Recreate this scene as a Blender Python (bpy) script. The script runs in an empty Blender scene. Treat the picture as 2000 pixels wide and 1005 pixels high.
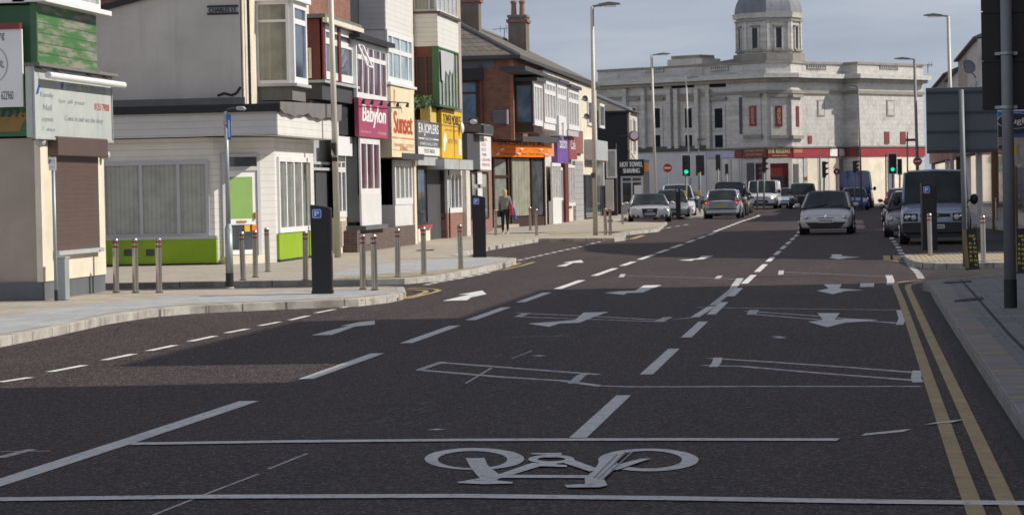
import bpy, math, random
from mathutils import Vector, Matrix
random.seed(7)
R = math.radians
SC = bpy.context.scene
COL = SC.collection

# ---------------------------------------------------------------- camera
FPX, CAM_H = 5500.0, 1.75
_roll, _pitch = math.atan(.02), math.atan(131.2/FPX)
_yaw = math.atan(667.8/(FPX/math.cos(_pitch)))
F_ = Vector((-math.sin(_yaw)*math.cos(_pitch), math.cos(_yaw)*math.cos(_pitch), -math.sin(_pitch)))
R0 = Vector((math.cos(_yaw), math.sin(_yaw), 0)); U0 = R0.cross(F_)
RT = R0*math.cos(_roll)-U0*math.sin(_roll); UP = U0*math.cos(_roll)+R0*math.sin(_roll)
cd = bpy.data.cameras.new('camera'); cam = bpy.data.objects.new('camera', cd); COL.objects.link(cam)
cam.matrix_world = Matrix(((RT.x, UP.x, -F_.x, 0), (RT.y, UP.y, -F_.y, 0), (RT.z, UP.z, -F_.z, CAM_H), (0, 0, 0, 1)))
cd.sensor_width = 36; cd.lens = 36*FPX/2000; cd.clip_end = 4000; cd.clip_start = .1
cd.dof.use_dof = True; cd.dof.focus_distance = 23; cd.dof.aperture_fstop = 12
SC.camera = cam

# ---------------------------------------------------------------- sky and sun
SUN_EL, SUN_AZ = R(38), math.atan2(.993, .12)
wd = bpy.data.worlds.new("World"); SC.world = wd; wd.use_nodes = True
nt = wd.node_tree; nt.nodes.clear()
def wn(t): return nt.nodes.new(t)
sky = wn('ShaderNodeTexSky'); sky.sky_type = 'NISHITA'; sky.sun_disc = False
sky.sun_elevation = SUN_EL; sky.sun_rotation = SUN_AZ; sky.air_density = 1.0; sky.dust_density = 1.5
hs = wn('ShaderNodeHueSaturation'); hs.inputs['Saturation'].default_value = .9; hs.inputs['Value'].default_value = .8
tc = wn('ShaderNodeTexCoord'); mp = wn('ShaderNodeMapping'); mp.inputs['Scale'].default_value = (2.2, 2.2, 14)
nz = wn('ShaderNodeTexNoise'); nz.inputs['Scale'].default_value = 2.1; nz.inputs['Detail'].default_value = 7; nz.inputs['Roughness'].default_value = .55
rp = wn('ShaderNodeValToRGB'); rp.color_ramp.elements[0].position = .44; rp.color_ramp.elements[1].position = .72
mx = wn('ShaderNodeMix'); mx.data_type = 'RGBA'
bg = wn('ShaderNodeBackground'); bg.inputs['Strength'].default_value = .095
ou = wn('ShaderNodeOutputWorld')
L_ = nt.links.new
L_(tc.outputs['Generated'], mp.inputs['Vector']); L_(mp.outputs[0], nz.inputs['Vector']); L_(nz.outputs['Fac'], rp.inputs['Fac'])
# thin cloud, dimmed overhead to keep the shaded ground dark
sx = wn('ShaderNodeSeparateXYZ'); L_(tc.outputs['Generated'], sx.inputs[0])
mr = wn('ShaderNodeMapRange'); mr.inputs['From Min'].default_value = .06; mr.inputs['From Max'].default_value = .5; mr.inputs['To Min'].default_value = 0; mr.inputs['To Max'].default_value = 1; L_(sx.outputs[2], mr.inputs['Value'])
cm = wn('ShaderNodeMix'); cm.data_type = 'RGBA'; L_(mr.outputs[0], cm.inputs['Factor']); bk_ = wn('ShaderNodeMapRange'); bk_.inputs['From Min'].default_value = .35; bk_.inputs['From Max'].default_value = -.6; L_(sx.outputs[1], bk_.inputs['Value'])
bm_ = wn('ShaderNodeMix'); bm_.data_type = 'RGBA'; L_(bk_.outputs[0], bm_.inputs['Factor']); bm_.inputs[6].default_value = (3.65, 4.12, 5.0, 1); bm_.inputs[7].default_value = (11.0, 11.7, 13.2, 1); L_(bm_.outputs[2], cm.inputs[6])   # sky brightened behind the camera, added to lift the shaded walls
cm.inputs[7].default_value = (2.6, 2.75, 3.3, 1)
fm_ = wn('ShaderNodeMapRange'); fm_.inputs['To Min'].default_value = .86; fm_.inputs['To Max'].default_value = 1.0
L_(sky.outputs[0], hs.inputs['Color'])
L_(rp.outputs['Color'], fm_.inputs['Value']); L_(fm_.outputs[0], mx.inputs['Factor']); L_(hs.outputs[0], mx.inputs[6])
wv_ = wn('ShaderNodeMix'); wv_.data_type = 'RGBA'; wv_.blend_type = 'MULTIPLY'; wv_.inputs[0].default_value = 1
cl_ = wn('ShaderNodeMix'); cl_.data_type = 'RGBA'; L_(rp.outputs['Color'], cl_.inputs[0]); cl_.inputs[6].default_value = (.88, .90, .93, 1); cl_.inputs[7].default_value = (1.3, 1.24, 1.15, 1)
L_(cm.outputs[2], wv_.inputs[6]); L_(cl_.outputs[2], wv_.inputs[7]); L_(wv_.outputs[2], mx.inputs[7])
L_(mx.outputs[2], bg.inputs['Color']); L_(bg.outputs[0], ou.inputs['Surface'])
sd = Vector((math.sin(SUN_AZ)*math.cos(SUN_EL), math.cos(SUN_AZ)*math.cos(SUN_EL), math.sin(SUN_EL)))
sl = bpy.data.lights.new('sun', 'SUN'); sl.energy = 3.95; sl.angle = R(.5); sl.color = (1, .93, .83)
so = bpy.data.objects.new('sun', sl); COL.objects.link(so); so.rotation_euler = sd.to_track_quat('Z', 'Y').to_euler(); so.location = (60, 20, 60)
SC.view_settings.view_transform = 'Standard'; SC.view_settings.look = 'None'; SC.view_settings.gamma = 1
SC.view_settings.exposure = 0.28
SC.cycles.max_bounces = 5; SC.cycles.diffuse_bounces = 3; SC.cycles.glossy_bounces = 3

# ---------------------------------------------------------------- measuring the street from the photo
def ray(x, y): return F_+RT*((x-1000)/FPX)-UP*((y-502.5)/FPX)
def G(x, y, z=0):
    d = ray(x, y); t = (z-CAM_H)/d.z; return Vector((d.x*t, d.y*t, z))
def PX(x, y, X):
    d = ray(x, y); t = X/d.x; return Vector((X, d.y*t, CAM_H+d.z*t))
def PY(x, y, Y):
    d = ray(x, y); t = Y/d.y; return Vector((d.x*t, Y, CAM_H+d.z*t))
def yx(px, X, py=300): return PX(px, py, X).y
def rX(c, x0, x1, pt, pb):            # (Y0, Y1, z0, z1) on a wall X = c, heights read at its near edge
    a = PX(x0, pt, c); b = PX(x0, pb, c); return (a.y, PX(x1, (pt+pb)/2, c).y, b.z, a.z)
def rY(c, x0, x1, pt, pb):            # (X0, X1, z0, z1) on a wall Y = c
    a = PY(x0, pt, c); b = PY(x0, pb, c); return (a.x, PY(x1, (pt+pb)/2, c).x, b.z, a.z)

# ---------------------------------------------------------------- materials
def _m(name):
    m = bpy.data.materials.new(name); m.use_nodes = True
    return m, m.node_tree, m.node_tree.nodes['Principled BSDF']
def c4(c): return (c[0], c[1], c[2], 1)
def _noise(t, vec, scale, detail=5, rough=.6):
    n = t.nodes.new('ShaderNodeTexNoise'); n.inputs['Scale'].default_value = scale; n.inputs['Detail'].default_value = detail
    n.inputs['Roughness'].default_value = rough; t.links.new(vec, n.inputs['Vector']); return n
def _mixc(t, fac, a, b, mode='MIX'):
    n = t.nodes.new('ShaderNodeMix'); n.data_type = 'RGBA'; n.blend_type = mode
    for s, v in ((0, fac), (6, a), (7, b)):
        if hasattr(v, 'links'): t.links.new(v, n.inputs[s])
        elif s == 0: n.inputs[0].default_value = v
        else: n.inputs[s].default_value = c4(v)
    return n.outputs[2]
def _ramp(t, fac, p0, p1, c0=(0, 0, 0), c1=(1, 1, 1)):
    n = t.nodes.new('ShaderNodeValToRGB'); e = n.color_ramp.elements
    e[0].position = p0; e[1].position = p1; e[0].color = c4(c0); e[1].color = c4(c1); t.links.new(fac, n.inputs[0]); return n.outputs[0]
def _bump(t, h, b, strength=.3, dist=.02):
    n = t.nodes.new('ShaderNodeBump'); n.inputs['Strength'].default_value = strength; n.inputs['Distance'].default_value = dist
    t.links.new(h, n.inputs['Height']); t.links.new(n.outputs[0], b.inputs['Normal'])
def _coords(t, wall):
    c = t.nodes.new('ShaderNodeTexCoord').outputs['Object']
    if not wall: return c
    s = t.nodes.new('ShaderNodeSeparateXYZ'); t.links.new(c, s.inputs[0])
    a = t.nodes.new('ShaderNodeMath'); a.operation = 'ADD'; t.links.new(s.outputs[0], a.inputs[0]); t.links.new(s.outputs[1], a.inputs[1])
    k = t.nodes.new('ShaderNodeCombineXYZ'); t.links.new(a.outputs[0], k.inputs[0]); t.links.new(s.outputs[2], k.inputs[1]); return k.outputs[0]
def plain(name, col, rough=.6, metal=0, var=.18, scale=1.3, bump=.0, dirt=0, spec=.5, coat=0, bscale=40):
    m, t, b = _m(name); c = _coords(t, False)
    n = _noise(t, c, scale, 6)
    dk = tuple(v*(1-var) for v in col); lt = tuple(min(1, v*(1+var*.6)) for v in col)
    o = _mixc(t, _ramp(t, n.outputs['Fac'], .3, .7), dk, lt)
    if dirt:
        n2 = _noise(t, c, scale*.7+.9, 9, .7)
        o = _mixc(t, _ramp(t, n2.outputs['Fac'], .55, .75, (0, 0, 0), (dirt,)*3), o, tuple(v*.45+.01 for v in col))
        ms = t.nodes.new('ShaderNodeMapping'); ms.inputs['Scale'].default_value = (3.2, 3.2, .28); t.links.new(c, ms.inputs[0]); n3 = _noise(t, ms.outputs[0], 1.1, 7, .65)
        o = _mixc(t, _ramp(t, n3.outputs['Fac'], .5, .8, (0, 0, 0), (min(1, dirt*1.1),)*3), o, tuple(v*.55+.005 for v in col))
    t.links.new(o, b.inputs['Base Color'])
    b.inputs['Roughness'].default_value = rough; b.inputs['Metallic'].default_value = metal
    b.inputs['Specular IOR Level'].default_value = spec; b.inputs['Coat Weight'].default_value = coat; b.inputs['Coat Roughness'].default_value = .04
    if bump: _bump(t, _noise(t, c, bscale, 4).outputs['Fac'], b, bump, .01)
    return m
def brickm(name, c1, c2, mortar, bw=.225, bh=.075, gap=.012, wall=True, rough=.85, stain=0, stainc=(.1, .09, .08), bump=.4, off=.5, lo=.45, hi=.75, sscale=.5):
    m, t, b = _m(name); c = _coords(t, wall)
    k = t.nodes.new('ShaderNodeTexBrick'); t.links.new(c, k.inputs['Vector'])
    k.inputs['Color1'].default_value = c4(c1); k.inputs['Color2'].default_value = c4(c2); k.inputs['Mortar'].default_value = c4(mortar)
    k.inputs['Scale'].default_value = 1; k.inputs['Brick Width'].default_value = bw; k.inputs['Row Height'].default_value = bh
    k.inputs['Mortar Size'].default_value = gap/2; k.inputs['Mortar Smooth'].default_value = .1; k.offset = off
    o = k.outputs['Color']
    n = _noise(t, c, 3, 8, .7)
    o = _mixc(t, .5, o, _ramp(t, n.outputs['Fac'], .3, .7, (.55,)*3, (1.25,)*3), 'MULTIPLY')
    if stain:
        n2 = _noise(t, c, sscale, 9, .68)
        o = _mixc(t, _ramp(t, n2.outputs['Fac'], lo, hi, (0,)*3, (stain,)*3), o, stainc)
    t.links.new(o, b.inputs['Base Color']); b.inputs['Roughness'].default_value = rough
    if bump:
        iv = t.nodes.new('ShaderNodeMath'); iv.operation = 'SUBTRACT'; iv.inputs[0].default_value = 1; t.links.new(k.outputs['Fac'], iv.inputs[1])
        _bump(t, iv.outputs[0], b, bump, .006)
    return m
def boards(name, col, pitch=.15, rough=.5, gapd=.35, worn=0, wornc=(.30, .27, .23), axis=2, var=.12):
    m, t, b = _m(name); c = _coords(t, False)
    s = t.nodes.new('ShaderNodeSeparateXYZ'); t.links.new(c, s.inputs[0])
    d = t.nodes.new('ShaderNodeMath'); d.operation = 'DIVIDE'; d.inputs[1].default_value = pitch; t.links.new(s.outputs[axis], d.inputs[0])
    f = t.nodes.new('ShaderNodeMath'); f.operation = 'FRACT'; t.links.new(d.outputs[0], f.inputs[0])
    n = _noise(t, c, 2, 6)
    o = _mixc(t, _ramp(t, n.outputs['Fac'], .3, .7), tuple(v*(1-var) for v in col), col)
    if worn:
        mp_ = t.nodes.new('ShaderNodeMapping'); mp_.inputs['Scale'].default_value = (.55, .55, 5); t.links.new(c, mp_.inputs[0])
        n2 = _noise(t, mp_.outputs[0], 1.2, 9, .7)
        o = _mixc(t, _ramp(t, n2.outputs['Fac'], .46, .57, (0,)*3, (worn,)*3), o, wornc)
    o = _mixc(t, _ramp(t, f.outputs[0], .04, .12, (.95,)*3, (0,)*3), o, tuple(v*gapd for v in col))
    t.links.new(o, b.inputs['Base Color']); b.inputs['Roughness'].default_value = rough
    _bump(t, f.outputs[0], b, .5, .02)
    return m
def glassm(name, col=(.05, .06, .065), rough=.04, blinds=0, bcol=(.3, .34, .32), pitch=.11, drape=0, spec=.7):
    m, t, b = _m(name)
    b.inputs['Roughness'].default_value = rough; b.inputs['Specular IOR Level'].default_value = spec; b.inputs['IOR'].default_value = 1.52
    c = _coords(t, False)
    if blinds:
        s = t.nodes.new('ShaderNodeSeparateXYZ'); t.links.new(c, s.inputs[0])
        a = t.nodes.new('ShaderNodeMath'); a.operation = 'ADD'; t.links.new(s.outputs[0], a.inputs[0]); t.links.new(s.outputs[1], a.inputs[1])
        d = t.nodes.new('ShaderNodeMath'); d.operation = 'DIVIDE'; d.inputs[1].default_value = pitch; t.links.new(a.outputs[0], d.inputs[0])
        f = t.nodes.new('ShaderNodeMath'); f.operation = 'FRACT'; t.links.new(d.outputs[0], f.inputs[0])
        o = _mixc(t, _ramp(t, f.outputs[0], .1, .35), tuple(v*.78 for v in bcol), bcol)
        n = _noise(t, c, 2, 3); o = _mixc(t, _ramp(t, n.outputs['Fac'], .4, .65, (0,)*3, (.35,)*3), o, col)
    else:
        n = _noise(t, c, 1.1, 3)
        o = _mixc(t, _ramp(t, n.outputs['Fac'], .35, .65), col, tuple(min(1, v*2.2+.01) for v in col))
    t.links.new(o, b.inputs['Base Color']); return m
def emis(name, col, s):
    m, t, b = _m(name); b.inputs['Base Color'].default_value = c4(col); b.inputs['Emission Color'].default_value = c4(col); b.inputs['Emission Strength'].default_value = s
    n = _noise(t, _coords(t, False), 30, 2); t.links.new(_mixc(t, n.outputs['Fac'], tuple(v*.85 for v in col), col), b.inputs['Emission Color']); return m

def asphalt(name, dark, light, speck=.35, patch=1):
    m, t, b = _m(name); c = _coords(t, False)
    big = _noise(t, c, .13, 7, .6); mp_ = t.nodes.new('ShaderNodeMapping'); mp_.inputs['Scale'].default_value = (1.6, .16, 1); t.links.new(c, mp_.inputs[0])
    lane = _noise(t, mp_.outputs[0], .8, 5, .6)
    o = _mixc(t, _ramp(t, big.outputs['Fac'], .36, .64), dark, light)
    o = _mixc(t, _ramp(t, lane.outputs['Fac'], .4, .62, (0,)*3, (.75,)*3), o, tuple(v*.62 for v in dark))
    v = t.nodes.new('ShaderNodeTexVoronoi'); v.inputs['Scale'].default_value = 55; t.links.new(c, v.inputs['Vector'])
    s = t.nodes.new('ShaderNodeSeparateColor'); t.links.new(v.outputs['Color'], s.inputs[0])
    o = _mixc(t, _ramp(t, s.outputs[0], .66, .95, (0,)*3, (speck,)*3), o, (.34, .29, .29))
    o = _mixc(t, _ramp(t, s.outputs[1], .55, .95, (0,)*3, (.75,)*3), o, tuple(v_*.35 for v_ in dark))
    red = _ramp(t, s.outputs[2], .8, 1, (0,)*3, (.45,)*3); o = _mixc(t, red, o, (.15, .065, .05))
    sm = t.nodes.new('ShaderNodeMapping'); sm.inputs['Scale'].default_value = (1.5, .45, 1); t.links.new(c, sm.inputs[0]); sn = _noise(t, sm.outputs[0], .55, 10, .75)
    o = _mixc(t, _ramp(t, sn.outputs['Fac'], .64, .8, (0,)*3, (.28*patch,)*3), o, (.17, .16, .16))
    dn_ = _noise(t, c, .35, 8, .7); o = _mixc(t, _ramp(t, dn_.outputs['Fac'], .6, .72, (0,)*3, (.4,)*3), o, tuple(v_*.5 for v_ in dark))
    t.links.new(o, b.inputs['Base Color']); b.inputs['Roughness'].default_value = .7; b.inputs['Specular IOR Level'].default_value = .3
    _bump(t, v.outputs['Distance'], b, .8, .015)
    return m
def paint_road(name, col, wear=.5, lo=.5, hi=.62, sc=9):
    m, t, b = _m(name); c = _coords(t, False)
    n = _noise(t, c, sc, 9, .72); n2 = _noise(t, c, 1.1, 4)
    o = _mixc(t, _ramp(t, n2.outputs['Fac'], .3, .7), tuple(v*.75 for v in col), col)
    o = _mixc(t, _ramp(t, n.outputs['Fac'], lo, hi, (0,)*3, (wear,)*3), o, (.05, .046, .046))
    t.links.new(o, b.inputs['Base Color']); b.inputs['Roughness'].default_value = .7
    _bump(t, n.outputs['Fac'], b, .3, .005); return m

M = dict(
 road=asphalt('asphalt road', (.0255, .0152, .0155), (.046, .0285, .029), .5),
 sideroad=asphalt('asphalt side', (.026, .025, .028), (.036, .034, .037), .25),
 patchr=asphalt('asphalt patch', (.022, .022, .024), (.03, .03, .033), .2),
 ground=plain('far ground', (.13, .125, .12), .9),
 flag=brickm('buff flagstones', (.36, .325, .27), (.44, .395, .33), (.24, .21, .17), .6, .4, .014, False, .8, .35, (.3, .26, .21)),
 flag2=brickm('grey flagstones', (.37, .375, .385), (.43, .435, .44), (.2, .2, .2), .9, .6, .016, False, .75, .4, (.27, .27, .275)),
 flagr=brickm('blue grey flagstones', (.20, .20, .215), (.245, .245, .26), (.09, .088, .09), .62, .42, .014, False, .8, .6, (.15, .145, .145)),
 kerb=brickm('granite kerb', (.42, .405, .37), (.50, .485, .45), (.08, .08, .08), .92, .92, .025, False, .75, .8, (.2, .18, .155), 0, lo=.45, hi=.62, sscale=1.6),
 kerbr=brickm('granite kerb right', (.22, .21, .205), (.28, .265, .25), (.07, .07, .07), 5, .95, .025, False, .75, .6, (.25, .2, .15), 0, off=0),
 tact=brickm('buff tactile paving', (.5, .42, .27), (.56, .47, .31), (.27, .22, .14), .11, .11, .045, False, .8, .2, bump=.7, off=0),
 white=paint_road('road paint white', (.76, .755, .74), .6, .53, .64, 13),
 faint=paint_road('old road paint', (.66, .65, .65), .7, .47, .6),
 tyremark=plain('tyre-greyed paint', (.33, .325, .32), .7, var=.4, scale=9), scuff=paint_road('scuffed asphalt', (.20, .19, .19), .7, .45, .58),
 yellow=paint_road('road paint yellow', (.47, .35, .17), .45, .5, .68, 6),
 yellow2=paint_road('kerb tick yellow', (.65, .42, .05), .4),
 soil=plain('dark joint', (.03, .03, .03), .9),
 render_w=plain('pale painted render', (.60, .57, .53), .8, dirt=.35, scale=.8, bump=.15),
 render_g=plain('weathered grey render', (.55, .52, .49), .85, dirt=.3, scale=.7, bump=.15),
 cream=plain('cream render', (.70, .63, .50), .8, dirt=.35, scale=1.0, bump=.12),
 beige=plain('beige render', (.40, .34, .30), .85, dirt=.3, scale=.8, bump=.12),
 creamframe=plain('cream frame paint', (.74, .68, .54), .6, dirt=.25),
 upvc=plain('white window plastic', (.80, .80, .80), .35, var=.08, dirt=.12),
 upvcg=plain('grey window plastic', (.50, .50, .52), .4, var=.08, dirt=.12),
 siding=boards('white plastic boards', (.76, .75, .72), .16, gapd=.62),
 siding_shade=boards('white boards in shade tone', (.60, .60, .61), .16, gapd=.7),  # darker copy of the white boards, shade painted in for sides off the sun
 vpanel=boards('white upright boards', (.74, .74, .74), .14, axis=1),
 greenboards=boards('peeling green boards', (.06, .18, .055), .165, worn=.85),
 greenw=plain('green paint', (.035, .13, .055), .6, dirt=.4),
 greenf=plain('green frame', (.045, .14, .055), .5),
 lime=plain('lime green plinth', (.25, .40, .010), .55, var=.15, dirt=.15),
 brown=plain('brown metal', (.10, .068, .058), .55),
 shut=boards('brown roller shutter', (.115, .078, .066), .075, .45),
 black=plain('black paint', (.016, .016, .019), .5),
 blackc=plain('black stained render', (.022, .023, .028), .75, dirt=.4),
 charcoal=plain('charcoal panel', (.06, .062, .068), .6),
 slate=plain('slate grey panel', (.12, .13, .145), .6),
 lead=plain('lead roof sheet', (.17, .165, .16), .7, dirt=.6, scale=2),
 greyp=plain('light grey panel', (.42, .44, .45), .5),
 boxg=plain('dirty grey sign face', (.46, .50, .48), .45, var=.1, dirt=.35, scale=1.5),
 redbrick=brickm('red brick', (.21, .085, .055), (.29, .125, .08), (.25, .21, .18), stain=.6, stainc=(.07, .04, .035)),
 darkbrick=brickm('dark brick', (.085, .06, .055), (.12, .08, .07), (.16, .14, .13)),
 shopbrick=brickm('brown red brick', (.20, .075, .055), (.27, .11, .08), (.33, .29, .26)),
 maroon=plain('maroon paint', (.15, .03, .022), .5, dirt=.3),
 tile=brickm('roof tiles', (.12, .105, .095), (.17, .15, .135), (.04, .04, .04), .3, .2, .03, True, .85, .4, (.2, .19, .15)),
 stone=brickm('white glazed stone', (.475, .468, .448), (.53, .52, .495), (.41, .395, .36), .75, .38, .035, True, .6, .7, (.22, .205, .175), .25, sscale=.9, lo=.5, hi=.74),
 stonep=brickm('grey stone trim', (.24, .225, .195), (.30, .285, .25), (.15, .145, .13), 1.2, .5, .02, True, .75, .7, (.17, .16, .145), 0, lo=.42, hi=.7, sscale=1.0),
 dome=plain('stained dome stone', (.19, .20, .225), .7, dirt=.8, scale=.9, bump=.2, bscale=6),
 red=plain('red sign paint', (.27, .025, .035), .45),
 dred=plain('dark red sign', (.17, .018, .022), .45),
 winred=plain('dull red board', (.20, .03, .03), .5),
 gold=plain('gold lettering', (.65, .50, .26), .4),
 magenta=plain('magenta sign', (.38, .065, .145), .5, var=.1),
 suncream=plain('cream sign', (.80, .70, .48), .5, var=.12, dirt=.15),
 sunred=plain('faded red lettering', (.55, .08, .03), .5, var=.4, scale=6),
 sunor=plain('faded orange lettering', (.70, .30, .12), .5, var=.3),
 ysign=plain('yellow sign', (.72, .46, .03), .5, var=.12),
 orange=plain('orange sign', (.82, .20, .012), .4, var=.06),
 purple=plain('purple sign', (.16, .08, .30), .5, var=.3, scale=1),
 rose=plain('dusky red sign', (.30, .07, .075), .5, var=.3),
 ltext=plain('white lettering', (.78, .78, .78), .5, var=.05),
 dtext=plain('black lettering', (.02, .02, .02), .5),
 rtext=plain('red lettering', (.5, .05, .04), .5),
 btext=plain('blue lettering', (.03, .10, .45), .5),
 ftext=plain('faded lettering', (.31, .345, .38), .5),
 blue=plain('blue sign paint', (.02, .09, .42), .4),
 blue2=plain('bright blue sign', (.02, .16, .62), .4),
 navy=plain('navy sign', (.012, .014, .05), .4),
 wsign=plain('white sign board', (.78, .79, .80), .4, var=.05, dirt=.08),
 steel=plain('brushed steel', (.46, .43, .385), .3, .9, var=.2, dirt=.2),
 galv=plain('galvanised steel', (.36, .40, .42), .5, .4, var=.15, bump=.1),
 creampole=plain('pale painted column', (.50, .48, .43), .55, .2, var=.1),
 darkpole=plain('grey green column', (.21, .225, .235), .6, .2, dirt=.3, bump=.2),
 greypole=plain('grey painted column', (.20, .22, .23), .6, .2, var=.15),  # darker grey paint used on posts and signal poles
 bluestrip=plain('blue side strip', (.02, .12, .5), .5),
 brass=plain('brass', (.7, .42, .12), .3, .8),
 meter=plain('matt black machine', (.012, .0115, .0125), .5, var=.3),
 bandred=plain('red reflective band', (.22, .02, .02), .35),
 lampgrey=plain('lamp head grey', (.17, .175, .18), .5),
 signback=plain('grey sign back', (.10, .118, .132), .6, var=.06),
 blackback=plain('black sign back', (.012, .010, .011), .55, var=.2),
 winf=plain('dark brown frame', (.045, .022, .018), .5),
 wood=plain('varnished brown wood', (.17, .085, .035), .45),
 g_blind=glassm('pane with pale blinds', (.17, .19, .185), .05, 1, (.44, .46, .43)),
 g_blind2=glassm('pane with grey blinds', (.05, .05, .05), .06, 1, (.26, .28, .25), .12),
 g_refl=glassm('pane painted with sky reflection', (.07, .12, .18), .05), g_far=plain('distant dark pane', (.010, .014, .022), .7, spec=.15), g_dark=glassm('dark pane', (.035, .04, .045)),  # g_refl carries the blue sky reflection in its own colour
 g_curt=glassm('pane with net curtain', (.12, .125, .12), .06, 1, (.50, .50, .48), .3),
 g_cyan=glassm('pale blue pane', (.18, .25, .27), .06),
 g_bluep=glassm('deep blue pane', (.03, .045, .065), .06),
 g_purp=glassm('plum pane', (.05, .012, .025), .06),
 g_green=plain('green roller blind behind pane', (.26, .42, .13), .15, var=.12),
 g_room=glassm('pane on a pale room', (.10, .11, .09), .05, 1, (.34, .34, .28), .45),  # opaque pane with a pale striped room tone in its colour
 tyre=plain('tyre rubber', (.018, .018, .019), .85),
 rim=plain('alloy wheel', (.35, .35, .36), .3, .8),
 carglass=glassm('car glass', (.012, .016, .018), .02, spec=.3),
 lens=plain('clear lamp lens', (.68, .70, .73), .08, var=.4, scale=14, coat=1),
 rlens=plain('red lamp lens', (.45, .02, .015), .1, var=.2, coat=1),
 plate=plain('white number plate', (.72, .73, .74), .4, var=.03),
 yplate=plain('yellow number plate', (.72, .50, .04), .4, var=.03),
 trim=plain('black plastic trim', (.02, .02, .021), .5),
 chrome=plain('chrome', (.75, .75, .76), .12, 1, var=.05),
 lampon=emis('lit headlamp', (1, .72, .32), 4.0),
 tail_on=emis('lit tail lamp', (1, .10, .07), .6),
 green_on=emis('green signal', (.0, .72, .36), 1.3),
 red_on=emis('red signal', (1, .04, .02), 2.0),
 lampoff=plain('unlit signal lens', (.03, .02, .02), .3),
 ylw=plain('yellow plastic', (.75, .45, .03), .5),
 wicker=plain('yellow wicker', (.62, .46, .14), .8, var=.4, scale=20),
 foliage=plain('leaves', (.05, .09, .03), .7, var=.5, scale=8),
 skin=plain('skin', (.45, .27, .19), .6), hair=plain('fair hair', (.55, .41, .22), .6, var=.3, scale=20),
 jacket=plain('grey jacket cloth', (.24, .23, .24), .85, bump=.2), leggings=plain('black leggings', (.012, .012, .014), .8),
 shoe=plain('white trainer', (.7, .7, .7), .6), bagred=plain('red bag', (.5, .03, .04), .6), bagblue=plain('blue bag', (.06, .09, .3), .6),
)
def paintm(name, col, metal=.35, rough=.3): return plain(name, col, rough, metal, var=.05, coat=.8)

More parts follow.
